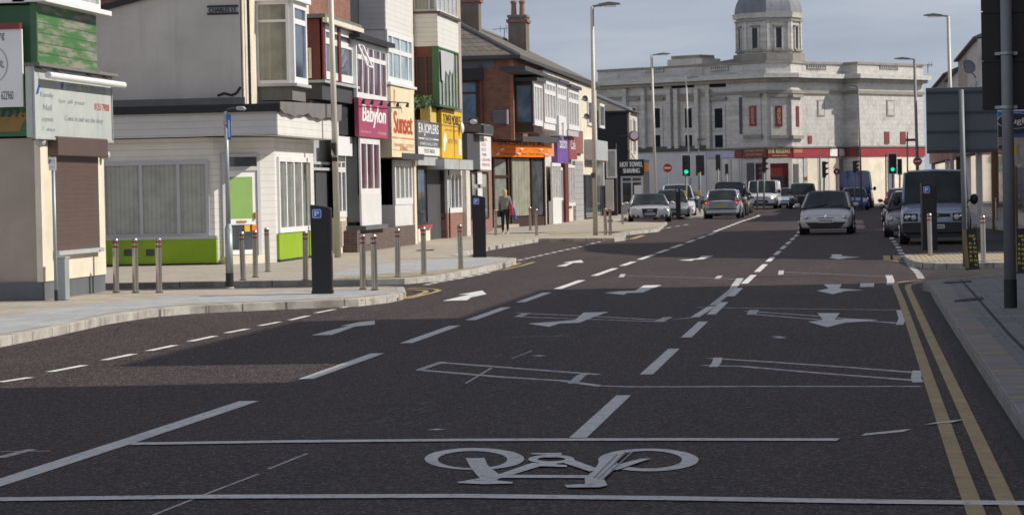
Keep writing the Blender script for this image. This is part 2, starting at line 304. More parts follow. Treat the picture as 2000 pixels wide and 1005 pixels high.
# ---------------------------------------------------------------- mesh helpers
class MB:
    def __init__(s): s.v = []; s.f = []
    def add(s, vs, fs):
        n = len(s.v); s.v += [tuple(v) for v in vs]; s.f += [tuple(n+i for i in f) for f in fs]; return s
    def box(s, x0, x1, y0, y1, z0, z1):
        if x0 > x1: x0, x1 = x1, x0
        if y0 > y1: y0, y1 = y1, y0
        if z0 > z1: z0, z1 = z1, z0
        return s.add([(x, y, z) for z in (z0, z1) for y in (y0, y1) for x in (x0, x1)],
                     [(0, 2, 3, 1), (4, 5, 7, 6), (0, 1, 5, 4), (2, 6, 7, 3), (0, 4, 6, 2), (1, 3, 7, 5)])
    def prism(s, poly, z0, z1):
        n = len(poly); A = sum(poly[i][0]*poly[(i+1) % n][1]-poly[(i+1) % n][0]*poly[i][1] for i in range(n))
        if A < 0: poly = poly[::-1]
        return s.add([(p[0], p[1], z0) for p in poly]+[(p[0], p[1], z1) for p in poly],
                     [tuple(range(n))[::-1], tuple(range(n, 2*n))]+[(i, (i+1) % n, n+(i+1) % n, n+i) for i in range(n)])
    def ext(s, pts, d):          # extrude a planar polygon by vector d
        n = len(pts); pts = [Vector(p) for p in pts]; d = Vector(d)
        nn = Vector((0, 0, 0))
        for i in range(n): nn += pts[i].cross(pts[(i+1) % n])
        if nn.dot(d) > 0: pts = pts[::-1]
        return s.add(pts+[p+d for p in pts], [tuple(range(n)), tuple(range(n, 2*n))[::-1]]+[((i+1) % n, i, n+i, n+(i+1) % n) for i in range(n)])
    def cyl(s, p0, p1, r0, r1=None, n=12, caps=True):
        r1 = r0 if r1 is None else r1; p0 = Vector(p0); p1 = Vector(p1); a = (p1-p0).normalized()
        u = a.orthogonal().normalized(); w = a.cross(u); vs = []
        for p, r in ((p0, r0), (p1, r1)):
            for i in range(n):
                t = 2*math.pi*i/n; vs.append(p+(u*math.cos(t)+w*math.sin(t))*r)
        fs = [(i, (i+1) % n, n+(i+1) % n, n+i) for i in range(n)]
        if caps: fs += [tuple(range(n))[::-1], tuple(range(n, 2*n))]
        return s.add(vs, fs)
    def tube(s, pts, r, n=8):
        for a, b in zip(pts, pts[1:]): s.cyl(a, b, r, n=n)
        return s
    def ell(s, c, rx, ry, rz, n=14, m=8):
        vs = [(c[0], c[1], c[2]-rz)]
        for j in range(1, m):
            t = math.pi*j/m-math.pi/2
            for i in range(n):
                p = 2*math.pi*i/n; vs.append((c[0]+rx*math.cos(t)*math.cos(p), c[1]+ry*math.cos(t)*math.sin(p), c[2]+rz*math.sin(t)))
        vs.append((c[0], c[1], c[2]+rz)); fs = [(0, 1+(i+1) % n, 1+i) for i in range(n)]
        for j in range(m-2):
            for i in range(n): a = 1+j*n+i; b = 1+j*n+(i+1) % n; fs.append((a, b, b+n, a+n))
        k = 1+(m-2)*n; fs += [(k+i, k+(i+1) % n, len(vs)-1) for i in range(n)]
        return s.add(vs, fs)
    def lathe(s, prof, c=(0, 0, 0), n=16, a0=0):
        vs = []; 
        for r, z in prof:
            for i in range(n):
                t = 2*math.pi*i/n+a0; vs.append((c[0]+r*math.cos(t), c[1]+r*math.sin(t), c[2]+z))
        k = len(prof); fs = []
        for j in range(k-1):
            for i in range(n): a = j*n+i; b = j*n+(i+1) % n; fs.append((a, b, b+n, a+n))
        fs += [tuple(range(n))[::-1], tuple(range((k-1)*n, k*n))]
        return s.add(vs, fs)
    def loft(s, rings, caps=True):
        n = len(rings[0]); vs = [p for r in rings for p in r]; fs = []
        for j in range(len(rings)-1):
            for i in range(n): a = j*n+i; b = j*n+(i+1) % n; fs.append((a, b, b+n, a+n))
        if caps: fs += [tuple(range(n))[::-1], tuple(range((len(rings)-1)*n, len(rings)*n))]
        return s.add(vs, fs)
    def flat(s, pts, z=.004):     # a painted sheet lying on the road
        pts = [(p[0], p[1]) for p in pts]; n = len(pts)
        A = sum(pts[i][0]*pts[(i+1) % n][1]-pts[(i+1) % n][0]*pts[i][1] for i in range(n))
        if A < 0: pts = pts[::-1]
        return s.add([(x, y, z) for x, y in pts], [tuple(range(n))])
    def strip(s, pts, w, z=.004):
        pts = [Vector((p[0], p[1])) for p in pts]; L = []; Q = []
        for i, p in enumerate(pts):
            a = pts[max(0, i-1)]; b = pts[min(len(pts)-1, i+1)]; d = (b-a).normalized(); nrm = Vector((-d.y, d.x))
            L.append(p+nrm*w/2); Q.append(p-nrm*w/2)
        for i in range(len(pts)-1): s.flat([Q[i], Q[i+1], L[i+1], L[i]], z)
        return s

def props(o, label=None, cat=None, group=None, kind=None):
    for k, v in (('label', label), ('category', cat), ('group', group), ('kind', kind)):
        if v: o[k] = v
    return o
def thing(name, label, cat, loc=(0, 0, 0), rz=0, group=None):
    o = bpy.data.objects.new(name, None); COL.objects.link(o); o.location = loc; o.rotation_euler = (0, 0, rz); o.empty_display_size = .3
    return props(o, label, cat, group)
def origin(p):
    v = Vector((0, 0, 0))
    while p is not None: v += p.location; p = p.parent
    return v
def mk(name, mb, mat, parent=None, local=False, smooth=False, bevel=0, sub=0, orig=None):
    me = bpy.data.meshes.new(name); sh = Vector((0, 0, 0)) if (local or parent is None) else origin(parent)
    if parent is None and orig is not None: sh = Vector(orig)
    me.from_pydata([(v[0]-sh.x, v[1]-sh.y, v[2]-sh.z) for v in mb.v], [], mb.f); me.update()
    o = bpy.data.objects.new(name, me); COL.objects.link(o); me.materials.append(M[mat] if isinstance(mat, str) else mat)
    if parent is None and orig is not None: o.location = orig
    if parent is not None: o.parent = parent
    if smooth:
        for p in me.polygons: p.use_smooth = True
    if bevel:
        b = o.modifiers.new('bevel', 'BEVEL'); b.width = bevel; b.segments = 2; b.limit_method = 'ANGLE'
    if sub:
        b = o.modifiers.new('sub', 'SUBSURF'); b.levels = sub; b.render_levels = sub
    return o
def setting(name, mb, mat, **k): return props(mk(name, mb, mat, **k), kind='structure')
def dup(o, parent=None, loc=None, label=None, rz=None):
    c = o.copy(); COL.objects.link(c)
    if parent is not None: c.parent = parent
    if loc is not None: c.location = loc
    if rz is not None: c.rotation_euler = (0, 0, rz)
    if label: c['label'] = label
    for ch in list(o.children): dup(ch, c)
    return c

_fontcache = {}
def textmesh(s):
    if s in _fontcache: return _fontcache[s]
    cu = bpy.data.curves.new('lettering', 'FONT'); cu.body = s; cu.align_x = 'CENTER'; cu.extrude = .0; cu.resolution_u = 3
    o = bpy.data.objects.new('lettering', cu); COL.objects.link(o); bpy.context.view_layer.update()
    dg = bpy.context.evaluated_depsgraph_get(); me = bpy.data.meshes.new_from_object(o.evaluated_get(dg))
    vs = [tuple(v.co) for v in me.vertices]; fs = [tuple(p.vertices) for p in me.polygons]
    bpy.data.objects.remove(o); bpy.data.curves.remove(cu); bpy.data.meshes.remove(me)
    _fontcache[s] = (vs, fs); return vs, fs
def text(s, O, right, up, w, h, mat, parent, local=False, off=.006, slant=0, bold=0, name='lettering', thick=.004):
    """flat letters fitted into a w x h box centred on O, standing proud of the sign by off"""
    vs, fs = textmesh(s); xs = [v[0] for v in vs]; ys = [v[1] for v in vs]
    x0, x1, y0, y1 = min(xs), max(xs), min(ys), max(ys); O = Vector(O); r = Vector(right); u = Vector(up); n = r.cross(u)
    mb = MB()
    for k, (dx, dy) in enumerate([(0, 0)]+([(bold, 0), (-bold, 0)] if bold else [])):
        P = []
        for v in vs:
            ty = ((v[1]-y0)/(y1-y0)-.5)*h; tx = ((v[0]-x0)/(x1-x0)-.5)*w+slant*ty+dx
            P.append(O+r*tx+u*(ty+dy)+n*(off+.0008*k))
        mb.add(P, fs)
    return mk(name, mb, mat, parent, local=local)
VX = ((0, 1, 0), (0, 0, 1)); VY = ((1, 0, 0), (0, 0, 1))
def textX(s, X, e, mat, parent, **k):       # on a face looking towards +X, e = (Y0, Y1, z0, z1)
    return text(s, (X, (e[0]+e[1])/2, (e[2]+e[3])/2), *VX, e[1]-e[0], e[3]-e[2], mat, parent, **k)
def textY(s, Y, e, mat, parent, **k):
    return text(s, ((e[0]+e[1])/2, Y, (e[2]+e[3])/2), *VY, e[1]-e[0], e[3]-e[2], mat, parent, **k)
def sub(e, a0, a1, b0, b1):                 # a fraction of a rectangle: a across, b up
    return (e[0]+(e[1]-e[0])*a0, e[0]+(e[1]-e[0])*a1, e[2]+(e[3]-e[2])*b0, e[2]+(e[3]-e[2])*b1)

def bX(mb, X, e, t=.1, d=0): return mb.box(X-t, X+d, e[0], e[1], e[2], e[3])       # slab whose face is at X+d
def bY(mb, Y, e, t=.1, d=0): return mb.box(e[0], e[1], Y-d, Y+t, e[2], e[3])
def partX(name, X, e, mat, parent, t=.1, **k): return mk(name, bX(MB(), X, e, t), mat, parent, **k)
def partY(name, Y, e, mat, parent, t=.1, **k): return mk(name, bY(MB(), Y, e, t), mat, parent, **k)
def window(ax, c, e, cols, rows, fm, gm, parent, fw=.07, t=.09, name='window'):
    """cols: list of mullion fractions; rows: transom fractions. ax 'X' looks to +X, 'Y' looks to -Y"""
    mb = MB(); a0, a1, z0, z1 = e; w = a1-a0; h = z1-z0
    B = (lambda r, d=0: bX(mb, c, r, t, d)) if ax == 'X' else (lambda r, d=0: bY(mb, c, r, t, d))
    B((a0, a0+fw, z0, z1)); B((a1-fw, a1, z0, z1)); B((a0+fw, a1-fw, z0, z0+fw)); B((a0+fw, a1-fw, z1-fw, z1))
    for f in cols: B((a0+w*f-fw*.45, a0+w*f+fw*.45, z0+fw, z1-fw), -.004)
    for f in rows: B((a0+fw, a1-fw, z0+h*f-fw*.4, z0+h*f+fw*.4), -.009)
    o = mk(name, mb, fm, parent)
    g = MB(); q = (a0+fw*.5, a1-fw*.5, z0+fw*.5, z1-fw*.5)
    (bX(g, c-.045, q, .02) if ax == 'X' else bY(g, c+.045, q, .02)); mk('pane', g, gm, o)
    return o
# ================================================================ the ground
setting('ground', MB().flat([(-600, -60), (600, -60), (600, 1600), (-600, 1600)], -.02), 'ground')
setting('road', MB().flat([(-14.5, -20), (1.6, -20), (1.6, 51), (6.2, 51), (6.2, 250), (-14.9, 250), (-14.9, 48), (-14.5, 48)], 0), 'road')
setting('side_street', MB().flat([(-70, 46), (-8.0, 46), (-8.05, 50), (-8.2, 55), (-70, 55)], .004), 'sideroad')
setting('side_road', MB().flat([(1.25, 51.3), (40, 51.3), (40, 62), (2.9, 62), (1.7, 57)], .004), 'sideroad')
setting('loading_bay', MB().flat([(1.7, 66), (6.3, 66), (6.3, 130), (2.9, 130), (2.2, 90)], .004), 'patchr')
KZ = .12
def pavement(name, poly, top, kerb='kerb', kw=.14, skirt=True):
    """a raised pavement: its slab, with its kerb stones round the edge as a part"""
    o = props(mk(name, MB().prism(poly, -.01, KZ-.004), top), kind='structure')
    n = len(poly); P = [Vector((p[0], p[1])) for p in poly]
    A = sum(P[i].x*P[(i+1) % n].y-P[(i+1) % n].x*P[i].y for i in range(n)); sgn = 1 if A > 0 else -1
    inn = []
    for i in range(n):
        a = (P[i]-P[i-1]).normalized(); b = (P[(i+1) % n]-P[i]).normalized()
        na = Vector((-a.y, a.x))*sgn; nb = Vector((-b.y, b.x))*sgn; m = (na+nb); m = m/max(.35, m.dot(na)); inn.append(P[i]+m*kw)
    out = []
    for i in range(n):
        out.append(P[i]-(inn[i]-P[i])*.02)
    vs = []; fs = []
    for i in range(n): vs += [(out[i].x, out[i].y, -.012), (out[i].x, out[i].y, KZ-.012), (out[i].x+(inn[i].x-out[i].x)*.12, out[i].y+(inn[i].y-out[i].y)*.12, KZ+.001), (inn[i].x, inn[i].y, KZ+.001)]
    for i in range(n):
        a = 4*i; b = 4*((i+1) % n)
        for k in range(3): fs.append((a+k, b+k, b+k+1, a+k+1))
    mk('kerb', MB().add(vs, fs), kerb, o); return o
def g2(x, y, z=KZ): p = G(x, y, z); return (p.x, p.y)
near = [(-40, -20), (-10.3, -20), (-10.45, 30), g2(0, 658), g2(110, 637), g2(210, 616), g2(290, 604), g2(370, 597), g2(540, 589), g2(700, 583), g2(760, 576), g2(785, 571), g2(792, 567),
        (-7.75, 48.2), (-8.2, 48.6), (-40, 48.6)]
pavement('pavement', near, 'flag')
far = [(-40, 53.2), (-13, 53.0), (-9.2, 52.7), g2(790, 543), g2(850, 538), g2(905, 529), g2(955, 519), g2(990, 512), g2(1008, 507), g2(1008, 503.5), g2(975, 501.5), g2(930, 500.5), g2(890, 498.5), g2(893, 495),
       g2(960, 480), g2(1052, 465.5), g2(1200, 464.8), g2(1222, 462.5), g2(1222, 459.8), (-8.4, 104.5), (-9.5, 105.2), (-40, 105.2)]
pavement('pavement', far, 'flag')
far2 = [(-40, 107.2), (-14.6, 107.2), (-11.5, 107.6), g2(1200, 455.2), g2(1287, 446.5), g2(1291, 442.2), (-8.6, 131), (-10.2, 134), (-12.4, 137), (-12.4, 232), (-40, 232)]
pavement('pavement', far2, 'flag')
right = [(40, -20), (1.12, -20), (1.12, 20), (1.14, 32), (1.17, 42), (1.2, 45), g2(1803, 553), g2(1812, 548.5), g2(1850, 544), g2(1920, 538.5), g2(2000, 533), (40, 51.0)]
pr = pavement('pavement', right, 'flagr', 'kerbr', .3)
nose = [g2(1764, 496), g2(1771, 503), g2(1784, 509), g2(1800, 512.5), g2(1830, 514), (40, 57.4), (40, 65.5), (2.2, 65.5)]
pavement('pavement', nose, 'flag2')
farr = [(2.9, 130), (3.1, 190), (3.1, 232), (40, 232), (40, 66), (6.4, 66), (5.6, 80), (5.2, 100)]
pavement('pavement', farr, 'flag2')
pavement('pavement', [g2(1345, 424.5), g2(1372, 424), g2(1374, 415), g2(1372, 405), (-12.3, 205), (-12.3, 172)], 'flag')
# pavement details
def sheet(name, pts, mat, z=KZ+.004, **k): return setting(name, MB().flat(pts, z), mat, **k)
sheet('paving_band', [g2(0, 652), g2(110, 633), g2(210, 611), g2(290, 600), g2(370, 593.5), g2(540, 586), g2(690, 580), g2(775, 571), (-8.4, 46.9), (-11.2, 45.2), (-11.9, 41), (-11.8, 34), (-11.6, 30), (-10.7, 30)], 'flag2', z=KZ)
sheet('paving_band', [(-10.4, 54.4), (-8.6, 57), g2(900, 526), g2(985, 510), g2(995, 504.5), g2(930, 501.5), (-10.6, 66), (-10.8, 60)], 'flag2', z=KZ)
sheet('tactile_paving', [g2(680, 541), g2(830, 533), g2(905, 523), g2(940, 521), g2(850, 536), g2(780, 541.5), g2(650, 545)], 'tact')
sheet('tactile_paving', [g2(1772, 502), g2(1800, 494.5), g2(1990, 494.5), g2(1990, 508.5), g2(1800, 511)], 'tact')
sheet('tactile_paving', [g2(1080, 458), g2(1200, 452), g2(1285, 445.5), g2(1285, 443), g2(1190, 449.5), g2(1060, 454)], 'tact')
dg = MB()
dg.strip([(1.62, 14), (1.62, 30), (1.72, 42), (1.75, 47)], .035, KZ+.003)
setting('pavement_joint', dg, 'soil')
dr = MB(); p = G(1868, 583, KZ); dr.box(p.x-.18, p.x+.18, p.y-.35, p.y+.35, KZ, KZ+.004); q = G(1895, 585, KZ)
sheet('drain_cover', [g2(1862, 586), g2(1918, 580), g2(1922, 584), g2(1866, 590)], 'patchr')
sheet('drain_cover', [g2(1843, 551), g2(1896, 547.5), g2(1898, 550), g2(1846, 553.5)], 'patchr')
sheet('drain_cover', [g2(815, 488), g2(850, 486.5), g2(846, 489), g2(812, 490)], 'patchr')
# wheel-worn and patched asphalt, left of the kerb strip on the right
setting('road_channel', MB().flat([(.95, -10), (1.15, -10), (1.2, 46), (1.0, 46)], .004), 'patchr')

# ================================================================ painted markings
def dashes(name, x0, x1, segs, w, mat='white'):
    for a, b in segs:
        xa = x0+(x1-x0)*(a-15)/90; xb = x0+(x1-x0)*(b-15)/90
        setting(name, MB().flat([(xa-w/2, a), (xa+w/2, a), (xb+w/2, b), (xb-w/2, b)], .004), mat, orig=(xa, a, 0))
def gy(x, y): return G(x, y).y
mid = [(1117, 855, 1217, 772), (1265, 731, 1312, 681), (1338, 659, 1368, 628), (1392, 614, 1408, 590), (1425, 578.5, 1440, 562.5), (1450, 554, 1466, 537), (1473, 531, 1486, 516), (1492, 511, 1502, 502), (1507, 498, 1515, 490), (1519, 486.5, 1527, 480), (1530, 477, 1536, 471.5), (1539, 469, 1544, 464.5), (1547, 462, 1551, 458.5)]
for x0, y0, x1, y1 in mid:
    a = gy(x0, y0); b = gy(x1, y1); setting('lane_dash', MB().flat([(-2.01, a), (-1.885, a), (-1.885, b), (-2.01, b)], .004), 'white', orig=(-1.95, a, 0))
b = gy(1553, 457)
for k in range(8):
    a = b+2+k*6; setting('lane_dash', MB().flat([(-2.05, a), (-1.9, a), (-1.9, a+4), (-2.05, a+4)], .004), 'white', orig=(-1.95, a, 0))
lef = [(598, 740, 733, 690), (793, 670, 882, 636), (922, 625, 993, 600), (1023, 590, 1078, 571), (1102, 564, 1143, 547), (1160, 538.5, 1193, 524), (1208, 519, 1233, 511), (1245, 507, 1274, 497), (1280, 494.5, 1300, 487), (1308, 484.5, 1330, 477), (1336, 474, 1352, 468.5), (1358, 466, 1374, 461), (1380, 459, 1394, 454)]
for x0, y0, x1, y1 in lef:
    a = gy(x0, y0); b = gy(x1, y1); setting('centre_dash', MB().flat([(-5.25, a), (-5.10, a), (-5.10, b), (-5.25, b)], .004), 'white', orig=(-5.2, a, 0))
P = [G(1395, 452.5), G(1420, 443), G(1450, 431.5), G(1478, 423), G(1485, 419)]
for i_ in range(4):
    n_ = (3, 4, 3, 1)[i_]
    for k_ in range(n_): a = P[i_].lerp(P[i_+1], k_/n_); b = P[i_].lerp(P[i_+1], (k_+.72)/n_); setting('centre_dash', MB().strip([a, b], .18), 'white', orig=(a.x, a.y, 0))
setting('centre_line', MB().strip([(-5.37, 15.0), (-5.28, 17), (-5.2, 20), (-5.13, 23.5)], .17), 'white', orig=(-5.3, 15, 0))
lb = [(0, 746, 58, 737), (97, 726, 165, 713), (203, 703, 262, 691), (290, 685, 342, 674), (371, 666.5, 420, 656), (442, 650, 484, 642), (507, 636, 546, 628.5), (566, 625, 602, 616.5), (617, 611, 653, 604), (667, 601, 693, 596)]
for x0, y0, x1, y1 in lb:
    p = G(x0, y0); q = G(x1, y1); w = .1 if y0 > 640 else .09
    setting('bay_dash', MB().strip([p, q], w), 'white', orig=(p.x, p.y, 0))
for pts in ([(830, 556.5), (858, 550.5), (890, 545), (930, 537.5), (960, 530.5)],):
    P = [G(*p) for p in pts]
    for i in range(len(P)-1):
        for k in range(2):
            a = P[i].lerp(P[i+1], k/2+.04); b_ = P[i].lerp(P[i+1], k/2+.36); setting('junction_dash', MB().strip([a, b_], .12), 'white', orig=(a.x, a.y, 0))
for pts in ([(1012, 508.5), (1050, 500), (1090, 491), (1130, 482.5), (1165, 473.5), (1205, 466.5)], [(1230, 458), (1262, 452), (1300, 445.5), (1350, 437)], [(1730, 449), (1745, 470), (1757, 487), (1766, 505)], [(1772, 511), (1783, 523), (1793, 533), (1800, 545)]):
    P = [G(*p) for p in pts]
    for i in range(len(P)-1):
        n = 3 if len(pts) > 4 else 3
        for k in range(n):
            a = P[i].lerp(P[i+1], k/n+.03); b_ = P[i].lerp(P[i+1], k/n+.2); setting('bay_dash', MB().strip([a, b_], .13), 'white', orig=(a.x, a.y, 0))
# advanced stop lines for the lanes coming towards the camera
def line(name, pts, w, mat, z=.004): P = [G(*p) for p in pts]; return setting(name, MB().strip(P, w, z), mat, orig=(P[0].x, P[0].y, 0))
line('stop_line', [(258, 867.5), (560, 863), (900, 860), (1300, 859), (1637, 859.5)], .19, 'white', .0075)
line('stop_line', [(-30, 976.5), (400, 971), (900, 969.5), (1300, 974), (1700, 980.5), (2030, 984)], .2, 'white', .0075)
setting('edge_dash', MB().flat([G(1682, 851), G(1690, 846.5), G(1780, 837.5), G(1765, 843)], .004), 'white')
setting('edge_dash', MB().flat([G(1803, 831), G(1830, 826), G(1884, 820), G(1862, 826)], .0095), 'white')
# yellow lines along the right kerb
def yl(pts, w=.1): 
    P = [G(*p) for p in pts]; return setting('yellow_line', MB().strip(P, w, .0065), 'yellow', orig=(P[0].x, P[0].y, 0))
yl([(1928, 1040), (1907, 1005), (1872, 910), (1824, 770), (1785, 656), (1762, 590), (1750, 561), (1748, 555), (1758, 551.5), (1775, 549), (1800, 547.5)])
yl([(1995, 1040), (1976, 1005), (1915, 870), (1868, 769), (1820, 666), (1789, 598), (1773, 562), (1775, 556), (1790, 553.5), (1803, 552)])
line('yellow_line', [(1722, 507.5), (1745, 508.5), (1775, 512.5)], .1, 'yellow')
for px in (1733, 1748): line('yellow_line', [(px, 499), (px+2, 507)], .22, 'yellow')
for x, y in ((1716, 425), (1713, 448)): line('yellow_line', [(x, y), (x+24, y+.3)], .6, 'yellow')
line('yellow_line', [(735, 590), (800, 583), (850, 571), (858, 567.5), (848, 565), (800, 562.5), (700, 563)], .1, 'yellow', .0095)
line('yellow_line', [(770, 586), (815, 577), (833, 570.5), (830, 568), (795, 565.5), (740, 564.5)], .1, 'yellow', .0095)
line('yellow_line', [(935, 533), (985, 527), (1020, 519), (1043, 512)], .1, 'yellow', .0095)
line('yellow_line', [(960, 528), (1000, 519), (1018, 514)], .1, 'yellow', .0095)
line('yellow_line', [(1200, 468.6), (1235, 466.6), (1256, 459.8)], .22, 'yellow', .0095)
for (x, y) in ((707, 585), (1012, 511), (988, 517), (773, 573)):
    p = G(x, y, KZ)
    for k in (0, .14): setting('kerb_tick', MB().box(p.x-.025+k, p.x+.025+k, p.y+.0, p.y+.13, KZ-.004, KZ+.004), 'yellow2', orig=(p.x, p.y, 0))
for y in (575, 605, 640, 657, 690, 725, 778):
    xk = {575: 1833, 605: 1862, 640: 1890, 657: 1903, 690: 1931, 725: 1947, 778: 1972}[y]; p = G(xk, y, KZ)
    setting('kerb_tick', MB().box(1.14, 1.45, p.y, p.y+.12, KZ, KZ+.005), 'yellow', orig=(1.2, p.y, KZ))
# direction arrows
def poly(name, pts, org, sc, mat='white', z=.0045):
    P = [G(org[0]+x/sc, org[1]+y/sc) for x, y in pts]; return setting(name, MB().flat(P, z), mat, orig=(P[0].x, P[0].y, 0))
A = (0, 560); poly('lane_arrow', [(1350, 211), (1440, 209), (1540, 173), (1627, 164), (1627, 147), (1560, 153), (1475, 171), (1515, 169)], A, 2.222)
B = (600, 420)
poly('lane_arrow', [(660, 419), (780, 416), (800, 402), (875, 386), (855, 368), (735, 389), (795, 387)], B, 2.5)
poly('lane_arrow', [(1215, 250), (1262, 250), (1300, 233), (1350, 232), (1338, 219), (1248, 232), (1282, 234)], B, 2.5)
poly('lane_arrow', [(1078, 530), (1180, 546), (1232, 530), (1330, 526), (1395, 499), (1472, 473), (1350, 476), (1308, 512), (1225, 519), (1180, 522)], B, 2.5)
poly('lane_arrow', [(1452, 380), (1545, 389), (1562, 381), (1640, 378), (1690, 356), (1732, 342), (1645, 343), (1602, 369), (1520, 372)], B, 2.5)
C_ = (900, 400)
poly('lane_arrow', [(942, 240), (1002, 243), (1012, 238), (1052, 236), (1098, 221), (1045, 222), (1030, 233)], C_, 2.222)
poly('lane_arrow', [(1548, 470), (1645, 470), (1622, 498), (1700, 494), (1812, 499), (1760, 506), (1670, 511), (1590, 531), (1508, 508), (1572, 500)], C_, 2.222)
poly('lane_arrow', [(1575, 345), (1654, 345), (1642, 363), (1750, 370), (1670, 374), (1614, 388), (1546, 373), (1596, 363)], C_, 2.222)
poly('lane_arrow', [(1605, 215), (1655, 215), (1652, 222), (1735, 228), (1675, 231), (1640, 237), (1598, 229), (1614, 224)], C_, 2.222)
# old setting-out lines
FA = 'faint'
_fz = [.0016]
def fl(pts, w=.035, mat='faint', z=0):
    _fz[0] += .000014; z = _fz[0]; line('faded_line', pts, w*(2.7 if .025 < w < .06 else 1.3), mat, z)
fl([(820, 722), (985, 736), (1100, 743), (1170, 753), (1240, 755), (1500, 754), (1800, 754)], .04)
fl([(855, 707), (1000, 718), (1170, 731)], .04); fl([(818, 722), (838, 715), (866, 706)], .06); fl([(1118, 748), (1135, 733), (1146, 729)], .07)
fl([(1385, 699), (1500, 706), (1660, 717), (1800, 728)], .04); fl([(1370, 713), (1450, 715), (1600, 728), (1810, 744)], .04)
fl([(1393, 716), (1400, 707), (1402, 698)], .07, 'white'); fl([(1792, 746), (1789, 737), (1792, 723)], .07, 'white')
fl([(1010, 611), (1150, 617), (1300, 625), (1350, 620)], .035); fl([(1005, 618), (1120, 622), (1300, 628)], .035); fl([(1285, 628), (1305, 619)], .1); fl([(1012, 618), (1030, 611)], .09)
fl([(1360, 600), (1500, 602), (1750, 605)], .03); fl([(1455, 607), (1600, 617), (1760, 632)], .035); fl([(1468, 613), (1600, 624), (1750, 629)], .035); fl([(1467, 614), (1473, 605)], .1); fl([(1757, 634), (1762, 622), (1757, 605)], .07, 'white')
fl([(1213, 538), (1400, 543), (1440, 545)], .05, 'scuff', 1); fl([(1213, 541), (1217, 535)], .08); fl([(1400, 544), (1407, 538)], .08); fl([(1525, 531), (1600, 534), (1735, 540)], .05, 'scuff', 1); fl([(1525, 536), (1526, 528)], .08); fl([(1738, 556), (1740, 548), (1736, 537)], .1); fl([(1693, 560), (1694, 553)], .18, 'white')
fl([(1357, 619), (1390, 598)], .09, 'white'); fl([(1392, 596), (1430, 565), (1445, 543)], .04); fl([(1432, 562), (1446, 543)], .1)
fl([(300, 1005), (400, 965), (505, 925)], .018); fl([(525, 915), (600, 885)], .02); fl([(910, 748), (960, 718)], .02); fl([(1000, 700), (1040, 684)], .015)
fl([(0, 893), (30, 885), (62, 877)], .03); fl([(0, 881), (98, 880)], .025)

for cx_, cy_, sx_, sy_, n_ in ((745, 822, 60, 26, 34), (800, 800, 40, 8, 12), (1010, 690, 70, 30, 22), (560, 905, 90, 60, 14), (1150, 660, 120, 12, 10), (300, 900, 200, 60, 10)):
    for _k in range(n_):
        x = cx_+random.gauss(0, .5)*sx_; y = cy_+random.gauss(0, .5)*sy_; l_ = random.uniform(3, 22)
        fl([(x, y), (x+l_, y-l_*random.uniform(-.05, .35))], random.uniform(.006, .016), 'scuff')
fl([(1000, 658), (1120, 655)], .02); None
for x, y in ((845, 838), (1045, 694), (1516, 659), (1512, 657)): fl([(x, y), (x+16, y+1)], .04, 'white')
# the bicycle emblem on the road, drawn for riders coming towards the camera
bo = (750, 550); bs = 2.209
cyc = MB(); ZC = .0045
def bp(pts): cyc.flat([G(bo[0]+x/bs, bo[1]+y/bs) for x, y in pts], ZC)
def ring(co, ro, ci, ri, n=40):
    O = [G(bo[0]+(co[0]+ro[0]*math.cos(t*2*math.pi/n))/bs, bo[1]+(co[1]+ro[1]*math.sin(t*2*math.pi/n))/bs) for t in range(n)]
    I = [G(bo[0]+(ci[0]+ri[0]*math.cos(t*2*math.pi/n))/bs, bo[1]+(ci[1]+ri[1]*math.sin(t*2*math.pi/n))/bs) for t in range(n)]
    for i in range(n): cyc.flat([O[i], O[(i+1) % n], I[(i+1) % n], I[i]], ZC)
ring((390, 765), (215, 47), (382, 768), (150, 37)); ZC = .0052
ring((1141, 770), (217, 49), (1140, 769), (146, 38)); ZC = .0059
bp([(352, 763), (434, 762), (446, 792), (484, 823), (508, 843), (482, 862), (430, 862), (402, 838), (372, 800)]); ZC = .0066
bp([(440, 852), (640, 783), (700, 790), (505, 850)]); ZC = .0073
bp([(313, 868), (435, 846), (510, 845), (482, 860), (556, 867), (553, 873), (430, 876), (322, 871)]); ZC = .008
bp([(522, 836), (885, 838), (872, 850), (505, 849)]); ZC = .0087
ring((722, 769), (100, 19), (722, 769), (60, 9), 24); ZC = .0094
bp([(632, 743), (767, 742), (765, 753), (742, 753), (738, 762), (698, 762), (700, 750), (640, 748)]); bp([(668, 800), (672, 782), (742, 782), (745, 792), (788, 795), (790, 803)]); ZC = .0101
bp([(768, 784), (822, 774), (928, 813), (888, 823)]); ZC = .0108
bp([(930, 780), (985, 742), (1042, 735), (1003, 775), (985, 812), (950, 858), (964, 884), (930, 892), (790, 893), (778, 882), (868, 878), (866, 852), (905, 820)]); ZC = .0115
bp([(990, 800), (1105, 769), (1152, 767), (1010, 816), (985, 818)])
setting('cycle_symbol', cyc, 'white')
for k_, (x0, y0, x1, y1) in enumerate(((1168, 938, 1222, 886), (1178, 938, 1236, 884), (1160, 936, 1205, 890))):
    a = G(x0, y0); b = G(x1, y1); setting('tyre_scuff', MB().strip([a, b], .012, .0125+.0004*k_), 'tyremark', orig=(a.x, a.y, 0))
# ================================================================ left side of the street
FX = -14.4      # frontage plane of the terrace
